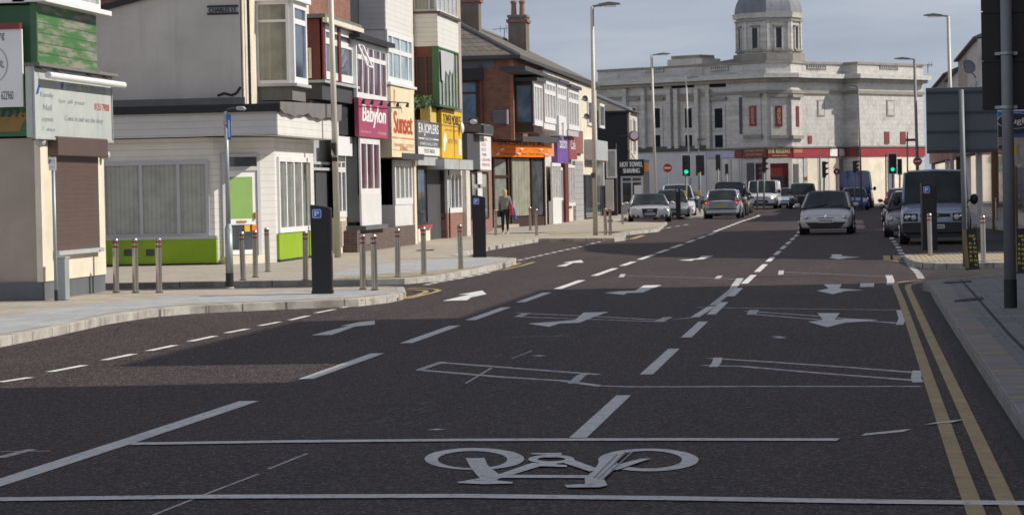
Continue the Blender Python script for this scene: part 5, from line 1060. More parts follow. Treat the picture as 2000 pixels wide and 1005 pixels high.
# ---- right-hand side, far end
XR = 6.1
def rhouse(name, label, y0, y1, top, wall, bits, tower=False, cat='shop'):
    T = thing(name, label, cat, (XR, y0, 0)); mk('wall', MB().box(XR, 18, y0, y1, 0, top), wall, T)
    mk('roof', MB().ext([(XR-.25, y0, top-.05), (XR-.25, y0, top+.05), (11, y0, top+(2.2 if top > 6 else .8)), (18, y0, top)], (0, y1-y0, 0)), 'tile', T)
    mk('fascia', MB().box(XR-.35, XR, y0+.2, y1-.2, 3.1, 3.9), bits[0], T); mk('shop_window', MB().box(XR-.06, XR, y0+.8, y1-1.6, .6, 3.0), bits[1], T); [mk('pilaster', MB().box(XR-.2, XR, a_, a_+.35, 0, 3.1), bits[2], T) for a_ in (y1-.45, y0+.1)]
    for k in range(2 if top > 6 else 0):
        yy = y0+(y1-y0)*(.15+.45*k); f = mk('window', MB().box(XR-.09, XR, yy, yy+1.7, 4.8, 6.6), 'upvcg', T); mk('pane', MB().box(XR-.1, XR-.09, yy+.12, yy+1.58, 4.92, 6.48), 'g_dark', f)
    return T
rhouse('blue_sign_shop', 'shop with bright blue and navy oval-logo fascia at right edge', 97, 110, 8.8, 'render_g', ('blue2', 'g_dark', 'wood'))
S = thing('oval_logo_sign', 'blue and navy fascia sign with white oval logo behind the near column', 'sign', (XR, 99, 4.5)); Yg = 96.5
e = rY(Yg, 1947, 2060, 218, 268); mk('board', bY(MB(), Yg, e, .2), 'navy', S); mk('blue_band', bY(MB(), Yg-.015, (e[0], e[1], e[3]-.42, e[3]), .02), 'blue2', S); mk('lower_band', bY(MB(), Yg-.015, (e[0]+.3, e[1], e[2], e[2]+.1), .02), 'blue', S)
c = PY(1983, 236, Yg); ov = MB(); n = 40
for i in range(n):
    a = 2*math.pi*i/n; b_ = 2*math.pi*(i+1)/n; ov.ext([(c.x+.62*r*math.cos(t), Yg-.03, c.z+.27*r*math.sin(t)) for t, r in ((a, 1), (b_, 1), (b_, .95), (a, .95))], (0, -.004, 0))
mk('oval_fill', MB().ext([(c.x+.6*math.cos(2*math.pi*i/n), Yg-.018, c.z+.26*math.sin(2*math.pi*i/n)) for i in range(n)], (0, -.006, 0)), 'navy', S); mk('oval', ov, 'ltext', S)
text('ough', (c.x+.02, Yg-.03, c.z-.03), *VY, .72, .26, 'ltext', S, bold=.008)
p = PY(1975, 290, Yg); mk('window_display', MB().box(p.x-.1, p.x+1.2, Yg+.05, Yg+.1, p.z-.5, p.z+.45), 'g_curt', S); mk('yellow_display', MB().box(p.x+.05, p.x+.2, Yg+.02, Yg+.05, p.z-.2, p.z+.1), 'ysign', S)
mk('timber_post', MB().box(p.x-.65, p.x-.57, Yg+.3, Yg+.5, 0, 3.4).box(p.x+.12, p.x+.2, Yg+.1, Yg+.3, 0, p.z-.6), 'wood', S)
rhouse('brown_timber_shop', 'shop with varnished brown timber front behind the parked van', 110, 122, 4.2, 'beige', ('brown', 'g_dark', 'wood'))
rhouse('mauve_shop', 'shop with pale mauve pilasters beyond the brown timber shop', 122, 137, 4.2, 'render_w', ('slate', 'g_blind', 'upvcg'))
rhouse('grey_shop', 'grey rendered shop with satellite dish above the grey sign back', 137, 150, 8.6, 'render_g', ('navy', 'g_dark', 'upvc'))
rhouse('dark_fronted_shop', 'dark fronted shop in the far right terrace', 150, 163, 8.6, 'beige', ('maroon', 'g_dark', 'charcoal'))
rhouse('pale_fronted_shop', 'pale fronted shop in the far right terrace near scrolled gable', 163, 182, 8.1, 'render_w', ('red', 'g_curt', 'upvc'))
T = rhouse('scrolled_gable_building', 'old stone building with scrolled gable end at far right', 182, 214, 8.6, 'stonep', ('dred', 'g_dark', 'stone'), cat='building')
YG = 181.7; p = PY(1838, 165, YG); q = PY(1858, 126, YG)
gp_ = [(XR+.0, YG, 4), (XR+.05, YG, 7.2), (XR+.25, YG, 8.0), (XR+.6, YG, 8.5), (XR+.8, YG, 9.1), (XR+1.3, YG, 9.5), (XR+2.0, YG, 9.4), (XR+2.1, YG, 8.9), (XR+8, YG, 8.9), (XR+8, YG, 4)]
mk('scrolled_gable', MB().ext(gp_, (0, -.4, 0)), 'stonep', T); mk('scroll', MB().cyl((XR+1.1, YG-.5, 8.6), (XR+1.1, YG-.4, 8.6), .35, n=16).cyl((XR+.45, YG-.5, 7.8), (XR+.45, YG-.4, 7.8), .2, n=14), 'stonep', T)
S = thing('satellite_dish', 'grey satellite dish on the skyline left of the black sign back', 'satellite dish', tuple(PY(1890, 132, 136.8))); mk('dish', MB().lathe([(.02, 0), (.3, .05), (.36, .12), (.34, .14), (.25, .08), (.02, .03)], (0, 0, 0), 18), 'slate', S, local=True).rotation_euler = (R(70), 0, R(20)); mk('arm', MB().cyl((0, 0, 0), (.4, .2, -.5), .03, n=6), 'charcoal', S, local=True)
S = thing('tv_aerial', 'television aerial on the cinema roof at far right', 'aerial', tuple(PY(1812, 128, 226))); mk('mast', MB().cyl((0, 0, -.6), (0, 0, .1), .03, n=6), 'charcoal', S, local=True); mk('boom', MB().cyl((-.8, 0, 0), (.4, 0, .05), .025, n=5).cyl((.1, 0, -.15), (.1, 0, .25), .02, n=5).cyl((.3, 0, -.15), (.3, 0, .25), .02, n=5), 'charcoal', S, local=True)
T = thing('rendered_chimney', 'broken-topped chimney end on the far right roofline', 'chimney', (XR+1, 138, 7)); mk('stack', MB().box(XR+.7, XR+2.6, 137.5, 139, 7.2, 9.3), 'render_g', T)
jb = MB(); 
for k in range(9): jb.box(XR+.15+k*.25, XR+.42+k*.25, 136.5+.01*k, 136.9, 7.5+k*.14, 7.7+k*.17)
mk('stepped_coping', jb, 'blackc', T)

# ---- the terrace out of view on the right, which shades the road
for i, (y0, y1, h, w) in enumerate(((-12, 8, 12.5, 'redbrick'), (8, 27.2, 12.5, 'render_g'), (27.2, 30.2, 8.6, 'cream'), (30.2, 39.9, 10.5, 'redbrick'), (39.9, 50.3, 8.75, 'render_w'))):
    lab = ('tall brick terrace house opposite, out of view', 'tall grey terrace house opposite, out of view', 'narrow cream passage building opposite, out of view', 'brick terrace house opposite, out of view', 'pale corner house opposite, out of view')[i]
    T = thing('terrace_house', lab, 'house', (XR, y0, 0), 0, 'houses that shade the road'); mk('wall', MB().box(XR, 15, y0, y1, 0, h), w, T); mk('parapet', MB().box(XR-.1, XR+.3, y0, y1, h+.002, h+.25), 'stonep', T)
    nW = max(1, int((y1-y0)/4))
    for k in range(nW):
        yy = y0+(y1-y0)*(k+.5)/nW
        for zz in (4.3, 7.0):
            if zz+1.6 > h: continue
            f = mk('window', MB().box(XR-.05, XR, yy-.6, yy+.6, zz, zz+1.6), 'upvc', T); mk('pane', MB().box(XR-.06, XR-.05, yy-.5, yy+.5, zz+.1, zz+1.5), 'g_dark', f)
    mk('shopfront', MB().box(XR-.05, XR, y0+.4, y1-.4, .4, 2.9), 'g_dark', T); mk('fascia', MB().box(XR-.2, XR, y0+.2, y1-.2, 2.95, 3.6), 'slate', T)
T = thing('terrace_house', 'stepped corner house over the side road, out of view', 'house', (XR, 65, 0), 0, 'houses that shade the road')
w_ = MB(); w_.ext([(XR, 64.3, 0), (XR, 64.3, 3.9), (XR, 72, 8.7), (XR, 79.5, 10.6), (XR, 90.5, 11.6), (XR, 90.5, 0)], (9, 0, 0)); mk('wall', w_, 'render_g', T); mk('wall', MB().box(XR, 15, 90.5, 97, 0, 9), 'redbrick', T)
# ================================================================ street furniture
# ---- steel bollards
def make_bollard(h=.93):
    o = thing('bollard', '', 'bollard', (0, 0, 0)); mk('post', MB().lathe([(.052, 0), (.052, h-.02), (.045, h-.004), (.02, h)], n=18), 'steel', o, local=True, smooth=False)
    for z in (h-.075, h-.155): mk('red_band', MB().lathe([(.0535, z), (.0535, z+.028)], n=18), 'bandred', o, local=True)
    mk('base_collar', MB().lathe([(.07, 0), (.07, .012), (.056, .016)], n=18), 'charcoal', o, local=True); return o
bspots = [(227, 571, 'steel bollard at left end of the trio before the lime green plinth'), (265, 571, 'middle steel bollard of the trio before the lime green plinth'), (311, 571, 'steel bollard at right end of the trio before the lime green plinth'),
 (475, 547, 'steel bollard nearest the shop lamp column, before the white door'), (499, 541, 'steel bollard in front of the door notices, middle of three'), (523, 530, 'steel bollard furthest from the road before the white door'), (597, 547, 'steel bollard just left of the nearest parking machine'),
 (709, 565, 'left steel bollard of the close pair beside nearest parking machine'), (732, 566, 'right steel bollard of the close pair beside nearest parking machine'), (777, 541, 'steel bollard in front of the cream panelled shop front'), (828, 535, 'steel bollard in front of the dark shop door'), (900, 525, 'steel bollard just left of the second parking machine'),
 (968, 459, 'steel bollard just left of the walking woman'), (1036, 450, 'rear steel bollard of the pair right of the walking woman'), (1048, 459, 'front steel bollard of the pair right of the walking woman'), (1183, 458.5, 'steel bollard closest to the tall column by the silver coupe'), (1192, 458.5, 'second steel bollard right of the tall column by the silver coupe'),
 (1216, 437, 'small far steel bollard behind the silver coupe bonnet'), (1355, 410, 'far steel bollard beside the green traffic signal'), (1817, 499, 'steel bollard standing in front of the right parking machine'), (1921, 511, 'steel bollard on tactile paving right of the leaning banner'), (1946, 430, 'far steel bollard before the brown timber shop')]
b0 = make_bollard()
for i, (x, y, lb) in enumerate(bspots):
    p = G(x, y, KZ); o = b0 if i == 0 else dup(b0); o.location = p; o['label'] = lb; o['group'] = 'steel bollards along the pavements'; o.rotation_euler = (R(random.uniform(-.7, .7)), R(random.uniform(-.7, .7)), random.uniform(0, 6))

# ---- parking pay machines
def make_meter():
    o = thing('parking_machine', '', 'parking machine', (0, 0, 0)); W = .165; D = .16; h = 1.44
    mk('body', MB().ext([(-W, -D, 0), (W, -D, 0), (W+.006, -D, h*.97), (.05, -D, h-.01), (-W-.004, -D, h+.02)], (0, 2*D, 0)), 'meter', o, local=True, bevel=.018)
    mk('plinth', MB().box(-W-.01, W+.01, -D-.01, D+.01, 0, .05), 'meter', o, local=True)
    s = MB(); c = [];  r_ = .03; hw = .078
    for cx, cz, a in ((hw-r_, hw-r_, 0), (-hw+r_, hw-r_, 90), (-hw+r_, -hw+r_, 180), (hw-r_, -hw+r_, 270)):
        for k in range(5): t = R(a+k*22.5); c.append((cx+r_*math.cos(t), cz+r_*math.sin(t)))
    zc = h-.13; xc = -.06
    def bd(mat, f, y, nm, par): return mk(nm, MB().ext([(xc+x*f, y, zc+z*f) for x, z in c], (0, -.004, 0)), mat, par, local=True)
    b = bd('blue2', 1.0, -D-.001, 'badge', o); bd('ltext', .9, -D-.006, 'badge_rim', b); bd('blue2', .8, -D-.011, 'badge_face', b)
    text('P', (xc, -D-.015, zc), *VY, .062, .085, 'ltext', b, local=True, bold=.006, off=.002)
    mk('slot_panel', MB().box(-.1, .1, -D-.004, -D, h-.62, h-.3), 'black', o, local=True); mk('side_plate', MB().box(W, W+.008, -D+.05, -D+.11, .62, .70), 'greyp', o, local=True)
    return o
m0 = make_meter()
for i, (x, y, rz, lb) in enumerate(((630.5, 573, 6, 'largest black parking machine with blue P at the pavement tip'), (937, 502, 6, 'middle black parking machine with blue P among the bollards'), (1815, 488, 5, 'black parking machine with blue P in front of the dark van'), (1325, 425, 5, 'far black parking machine with blue P behind the silver coupe'))):
    p = G(x, y, KZ); o = m0 if i == 0 else dup(m0); o.location = p; o.rotation_euler = (0, 0, R(rz+1)); o['label'] = lb; o['group'] = 'black parking machines'
    if i == 1: o.scale = (.97, .97, 1.05)
    if i == 2: o.scale = (1.05, 1, 1.1)
    if i == 3: o.scale = (.75, 1, 1.1)

# ---- lamp columns
def column(label, bx, by, top_px, top_py, arm, r0, r1, mat='creampole', z0=KZ, door=None, r_low=None, hl=.75, box=False):
    p = G(bx, by, z0); D = (p-Vector((0, 0, CAM_H))).dot(F_)
    o = thing('lamp_column', label, 'street lamp', p, 0, 'tall street lamp columns')
    q = PY(top_px, top_py, p.y); tp = Vector((q.x, p.y, q.z))-p
    if r_low: mk('base_section', MB().cyl((0, 0, 0), (tp.x*.17, 0, tp.z*.17), r_low, n=16), mat, o, local=True, smooth=True); 
    mk('shaft', MB().cyl((0, 0, 0), tp, r0, r1, 16), mat, o, local=True, smooth=True)
    if arm:
        d = 1 if arm > 0 else -1; a = abs(arm); e = tp+Vector((d*a*.35, 0, .05)); mk('bracket', MB().cyl(tp, e, .04, n=8), 'lampgrey', o, local=True)
        hd = MB().ext([e+Vector((d*x, -.13, z)) for x, z in ((-.12, -.06), (-.12, .04), (a*.25, .10), (a*.62, .05), (a*.66, -.0))], (0, .26, 0)); h_ = mk('lamp_head', hd, 'lampgrey', o, local=True, bevel=.015)
        mk('lamp_glass', MB().box(e.x+min(0, d*a*.5), e.x+max(0, d*a*.5), e.y-.1, e.y+.1, e.z-.075, e.z-.03), 'lens', h_, local=True)
    return o
column('tall pale column rising out of view beside the corner house', 660, 502, 643, -130, 1.2, .088, .062, r_low=None)
o = column('tall pale lamp column between the bollards and silver coupe', 1163, 459, 1156.5, 13, 1.0, .085, .062); mk('joint_sleeve', MB().cyl((-.02, 0, 2.0), (-.021, 0, 2.18), .1, n=14), 'charcoal', o, local=True)
column('tall lamp column rising left of the no-entry disc', 1281.5, 412, 1272.5, 108, 1.3, .11, .085)
column('lamp column beside the left green traffic signal', 1349.5, 405, 1340, 153, 1.0, .09, .06, hl=.6)
column('thin pole rising before the cinema shadow strip', 1683, 409, 1676, 170, -.55, .07, .05, 'greypole')
column('lamp column with left-facing head in front of cinema right wing', 1794, 409, 1786, 116, -1.2, .1, .08, 'greypole')
column('lamp column rising behind the grey sign back', 1862, 425, 1852, 32, -1.1, .1, .075)
# things fixed to the nearest tall column
p = G(660, 502, KZ); S = thing('signal_box', 'small black pedestrian signal box strapped to the near tall column', 'signal', tuple(p+Vector((.0, -.1, 2.6)))); q = PY(657, 292, p.y)
mk('box', MB().ext([(q.x-.12, q.y-.25, q.z+.17), (q.x+.02, q.y-.25, q.z+.17), (q.x+.02, q.y-.25, q.z-.17), (q.x-.02, q.y-.25, q.z-.12), (q.x-.12, q.y-.25, q.z+.08)], (0, .2, 0)), 'black', S, bevel=.01)
mk('clamp', MB().box(q.x-.1, q.x+.03, q.y-.1, q.y+.1, q.z-.3, q.z-.2), 'black', S)
# ---- short shop lamp with blue sign
p = G(449, 563, KZ); t = PY(441, 218, p.y)-p
S = thing('short_lamp_post', 'short grey lamp post with blue side strip and small lantern by plinth bollards', 'street lamp', p)
mk('base_section', MB().lathe([(.07, .0), (.07, .27)], n=16), 'black', S, local=True); mk('lower_shaft', MB().cyl((0, 0, .27), (t.x*.3, 0, t.z*.34), .068, n=16), 'galv', S, local=True, smooth=True)
mk('shoulder', MB().cyl((t.x*.3, 0, t.z*.34), (t.x*.33, 0, t.z*.365), .068, .042, 16), 'galv', S, local=True); mk('upper_shaft', MB().cyl((t.x*.33, 0, t.z*.365), tuple(t), .042, .036, 14), 'galv', S, local=True, smooth=True)
mk('arm', MB().tube([tuple(t), (t.x+.05, 0, t.z+.04), (t.x+.22, 0, t.z+.06)], .022, 8), 'charcoal', S, local=True); h_ = mk('lantern', MB().ext([(t.x+.2, -.06, t.z+.02), (t.x+.2, -.06, t.z+.08), (t.x+.32, -.06, t.z+.085), (t.x+.36, -.06, t.z+.04), (t.x+.33, -.06, t.z+.01)], (0, .12, 0)), 'greyp', S, local=True, bevel=.01)
mk('root_rust', MB().lathe([(.085, -.005), (.07, .03)], n=14), 'brass' if 0 else 'beige', S, local=True)
S2 = thing('blue_arrow_sign', 'slim upright blue sign with white mark on the short lamp post', 'sign', p+Vector((t.x, 0, t.z-.2))); u = t
mk('plate', MB().box(.03, .1, -.06, -.045, -.3, .15), 'blue2', S2, local=True); mk('white_mark', MB().box(.055, .075, -.067, -.06, -.25, .05), 'ltext', S2, local=True); mk('clamp', MB().box(-.05, .1, -.045, .0, -.02, .02), 'galv', S2, local=True)
# ---- parking notice pole by the shuttered shop
p = G(110, 587, KZ); q = PY(104, 330, p.y)-p
S = thing('notice_pole', 'thin grey pole with small parking notice before the roller shutter', 'sign', p); mk('pole', MB().cyl((0, 0, 0), tuple(q), .028, n=12), 'galv', S, local=True, smooth=True); mk('pole_foot', MB().cyl((0, 0, 0), (0, 0, .17), .031, n=12), 'black', S, local=True)
n_ = mk('notice', MB().box(q.x-.06, q.x+.06, -.05, -.035, q.z-.02, q.z+.19), 'wsign', S, local=True); text('P', (q.x-.03, -.05, q.z+.12), *VY, .035, .06, 'btext', n_, local=True, bold=.003); text('Mon-Sat', (q.x+.025, -.05, q.z+.14), *VY, .045, .018, 'dtext', n_, local=True); text('8am-6pm', (q.x+.025, -.05, q.z+.1), *VY, .045, .018, 'dtext', n_, local=True); text('Max stay 1h', (q.x, -.05, q.z+.03), *VY, .08, .02, 'dtext', n_, local=True)

# ---- big signs on the right
p = G(1974, 600, KZ); t = PY(1962, -160, p.y)-p
S = thing('near_sign_column', 'thick dark grey column nearest the camera on right pavement', 'column', p)
mk('shaft', MB().cyl((0, 0, .35), tuple(t), .078, .072, 20), 'darkpole', S, local=True, smooth=True); mk('base_section', MB().cyl((0, 0, 0), (0, 0, .36), .084, n=20), 'blackc', S, local=True)
Q = thing('black_sign_board', 'huge black sign back clamped behind the thick near column', 'sign', (0, 0, 0)); ys = p.y+.25
e = rY(ys, 1913, 2140, -170, 216); Q.location = (e[0], ys, e[2]); bk = MB(); h4 = (e[3]-e[2])/4
for k in range(4): bk.box(e[0], e[1], ys-.0, ys+.03, e[2]+h4*k+.008, e[2]+h4*(k+1)-.008)
mk('sign_panels', bk, 'blackback', Q); rb = MB()
for k in range(5):
    z = e[2]+h4*k; rb.box(e[0]+.02, e[1]-.02, ys-.03, ys+.0, z-.02 if k else z, z+.02)
mk('stiffening_rails', rb, 'blackback', Q)
for py in (104, 209): q = PY(1966, py, p.y); cl = MB(); cl.lathe([(.088, -.016), (.088, .016)], (q.x, p.y, q.z), 16).box(q.x-.14, q.x+.14, p.y+.06, ys-.0, q.z-.02, q.z+.02); mk('clamp', cl, 'galv', Q)
dp = MB()
for k in range(int((e[1]-e[0])/.12)): dp.box(e[0]+.1+k*.12, e[0]+.104+k*.12, ys-.004, ys, e[2]+.03, e[3]-.03)
mk('panel_ribs', dp, 'charcoal' if 0 else 'blackback', Q)
p = G(1886, 535, KZ); p = Vector((p.x, 54.2, KZ)); q = PY(1886, 520, 54.2); p.x = q.x; t = PY(1877, 175, p.y)-p
S = thing('sign_post', 'slim grey post carrying the grey sign back beside dark van', 'post', p); mk('shaft', MB().cyl((0, 0, 0), tuple(t), .05, n=14), 'greypole', S, local=True, smooth=True)
Q = thing('grey_sign_board', 'wide slate grey sign back with three rails in front of far shops', 'sign', (0, 0, 0)); ys = p.y+.1; e = rY(ys, 1808, 1949, 172, 300); Q.location = (e[0], ys, e[2])
mk('sign_panel', bY(MB(), ys, e, .03), 'signback', Q, bevel=.01); rb = MB()
for f in (.04, .33, .62, .93): rb.box(e[0]+.01, e[1]-.01, ys-.035, ys, e[2]+(e[3]-e[2])*f-.02, e[2]+(e[3]-e[2])*f+.015)
mk('rails', rb, plain('dark sign rail', (.045, .055, .065), .6), Q)
# leaning banner signs
def banner(name, label, x0, x1, yb, yt, lean, Y, w2=.1):
    b_ = PY((x0+x1)/2, yb, Y); tt = PY((x0+x1)/2, yt, Y); w = PY(x1, yb, Y).x-PY(x0, yb, Y).x; h = tt.z-KZ; S = thing(name, label, 'sign', (b_.x, Y, KZ)); S.rotation_euler = (0, R(lean), 0)
    fm = mk('face', MB().box(-w/2+w*.28, w/2, -.0, .03, .0, h), 'black', S, local=True); mk('edge_board', MB().ext([(-w/2+w*.28, 0, 0), (-w/2, .1, .01), (-w/2, .1, h), (-w/2+w*.28, 0, h)], (.004, .01, 0)), plain('tarnished gold edge', (.22, .17, .06), .6, dirt=.4), S, local=True)
    cx = w*.14; fw = w*.72
    text('THE', (cx, 0, h*.83), *VY, fw*.6, h*.05, 'gold2', fm, local=True, bold=.004)
    for k, c in enumerate('WINNING'): text(c, (cx+fw*.22, 0, h*(.745-.105*k)), *VY, fw*(.26 if c != 'I' else .08), h*.062, 'gold2', fm, local=True, bold=.004)
    for k, c in enumerate('AWARD'): text(c, (cx-fw*.22, 0, h*(.65-.105*k)), *VY, fw*.26, h*.062, 'gold2', fm, local=True, bold=.004)
    mk('foot', MB().box(-w*.5, w*.55, -.12, .14, 0, .03), 'black', S, local=True); return S
M['gold2'] = plain('bright gold lettering', (.62, .52, .08), .45)
banner('leaning_banner', 'leaning black banner with gold vertical letters, against the sign post', 1886, 1913, 537, 447, -3.6, 52.6)
banner('upright_banner', 'black banner with gold vertical letters right of the thick column', 1981, 2004, 530, 446, -1.0, 50.0)

# ---- no-entry discs
def noentry(px, py, by, r, label):
    p = G(px+2, by, KZ); q = PY(px, py, p.y)-p; S = thing('no_entry_sign', label, 'sign', p, 0, 'red no-entry discs')
    mk('pole', MB().cyl((0, 0, 0), (q.x, 0, q.z+r), .04, n=10), 'galv', S, local=True); d = mk('disc', MB().cyl((q.x, -.08, q.z), (q.x, -.05, q.z), r, n=28), plain('no entry red', (.42, .015, .02), .4), S, local=True); mk('rim', MB().cyl((q.x, -.05, q.z), (q.x, -.045, q.z), r+.03, n=28), 'ltext', d, local=True); mk('white_bar', MB().box(q.x-r*.72, q.x+r*.72, -.09, -.08, q.z-r*.17, q.z+r*.17), 'ltext', d, local=True)
noentry(1304, 328, 411, .31, 'red no-entry disc left of the green traffic signal'); noentry(1792, 315, 409, .24, 'red no-entry disc right of the far green signal')
p = G(1636, 410, KZ); q = PY(1634, 335, p.y)-p; S = thing('round_warning_sign', 'small dark round sign with red rim before the cinema cream wall', 'sign', p); mk('pole', MB().cyl((0, 0, 0), (q.x, 0, q.z), .035, n=8), 'galv', S, local=True); mk('disc', MB().cyl((q.x, -.08, q.z), (q.x, -.05, q.z), .2, n=22), 'dred', S, local=True); mk('mark', MB().cyl((q.x, -.09, q.z), (q.x, -.08, q.z), .07, n=14), 'ltext', S, local=True)

# ---- traffic signals
def signal(label, px, by, top, facing, lit=None, backing=True, two=False, sc=1.0, hood=True):
    p = G(px, by, KZ); q = PY(px, top, p.y)-p; S = thing('traffic_signal', label, 'traffic signal', p, 0, 'traffic signals at the junction'); H_ = 1.02*sc; W = .15*sc; z1 = q.z; z0 = z1-H_; x = q.x
    mk('pole', MB().cyl((0, 0, 0), (x, 0, z0+.1), .055, n=10), 'greypole', S, local=True, smooth=True)
    if backing and facing:
        b = mk('backing_board', MB().box(x-W*1.75, x+W*1.75, .02, .04, z0-.12, z1+.12), 'black', S, local=True)
        if facing == 1: mk('white_border', MB().box(x-W*1.75, x-W*1.5, .005, .02, z0-.12, z1+.12).box(x+W*1.5, x+W*1.75, .005, .02, z0-.12, z1+.12).box(x-W*1.5, x+W*1.5, .005, .02, z1+.08, z1+.12).box(x-W*1.5, x+W*1.5, .005, .02, z0-.12, z0-.08), 'upvc', b, local=True)
    d = -1 if facing == 1 else 1
    if facing == 0:
        mk('head', MB().box(x-.12, x+.12, -.12, .12, z0, z1), 'black', S, local=True, bevel=.02); hd = MB()
        for k in range(3): z = z1-(k+.5)*H_/3; hd.ext([(x+.12, -.1, z+.13), (x+.3, -.1, z+.1), (x+.3, -.1, z+.06), (x+.12, -.1, z-.05)], (0, .2, 0))
        mk('visor', hd, 'black', S, local=True); return S
    mk('head', MB().box(x-W, x+W, -.12 if d < 0 else .04, .02 if d < 0 else .18, z0, z1), 'black', S, local=True, bevel=.02)
    for k in range(3):
        z = z1-(k+.5)*H_/3; y = d*.125 if d < 0 else .19
        if d < 0:
            on = {0: 'red_on', 2: 'green_on'}.get(k) if lit == k else None; mk('lens', MB().cyl((x, y, z), (x, y-.012, z), .1*sc*(1.1 if on else 1), n=18), on or 'lampoff', S, local=True)
        v = MB(); n = 10
        for j in range(n):
            a = R(-20+220*j/n); b_ = R(-20+220*(j+1)/n); r = .125*sc; v.ext([(x+r*math.cos(a), y, z+r*math.sin(a)), (x+r*math.cos(b_), y, z+r*math.sin(b_)), (x+r*math.cos(b_), y+d*.18, z+r*math.sin(b_)), (x+r*math.cos(a), y+d*.18, z+r*math.sin(a))], ((math.cos((a+b_)/2))*.01, 0, math.sin((a+b_)/2)*.01))
        mk('visor', v, 'black', S, local=True)
    return S
sg = [signal('traffic signal showing green beside the no-entry disc on the left', 1340, 421, 306, 1, 2)]
sg.append(signal('dark signal head seen from behind, right of the green left signal', 1367, 415, 307, -1))
for s_ in sg:
    for z in (1.25, 2.35): mk('push_button_box', MB().box(-.14, .06, -.16, -.05, z-.16, z+.16) if z < 2 else MB().box(-.09, .07, -.1, -.05, z-.1, z+.1), 'ylw', s_, local=True, bevel=.01)
signal('pair of signal heads seen from behind over the dark estate car, left one', 1402, 411, 302, -1, backing=False, sc=1.05)
signal('small signal head seen from behind over the dark estate car, right one', 1419, 410, 320, -1, backing=False, sc=.75)
signal('side-on signal head left of the cinema entrance', 1479, 410, 320, 0); signal('tall side-on signal head against the cinema corner', 1492, 410, 306, 0)
signal('side-on signal head in front of cream panels right of the cinema entrance', 1609, 410, 315, 0)
signal('signal head over the tall blue van', 1669, 409, 314, 0, sc=.7)
signal('traffic signal showing green left of the right no-entry disc', 1743, 407, 303, 1, 2, sc=1.05); signal('black signal head seen from behind next to the right green signal', 1757, 406, 310, -1, backing=False)
for px, top, by, lb in ((1365, 272, 411, 'thin grey pole behind the left traffic signals'), (1773, 258, 409, 'dark camera pole with side bracket left of the right no-entry disc'), (1731, 300, 409, 'short grey pole left of the right green signal'), (1602, 300, 410, 'thin dark pole before the cinema cream panels')):
    p = G(px, by, KZ); q = PY(px-1, top, p.y)-p; S = thing('thin_pole', lb, 'pole', p); mk('shaft', MB().cyl((0, 0, 0), tuple(q), .045, n=8), 'greypole', S, local=True)
    if px in (1773, 1365): mk('bracket', MB().box(q.x-.1, q.x+.5, -.06, .06, q.z-.55 if px == 1773 else q.z-.05, q.z-.4 if px == 1773 else q.z+.02), 'charcoal', S, local=True, bevel=.01)
for px, py, lb in ((1386, 378, 'yellow push-button box on the pole right of left green signal'), (1337, 372, 'yellow litter notice low behind the left parking machine')):
    pass

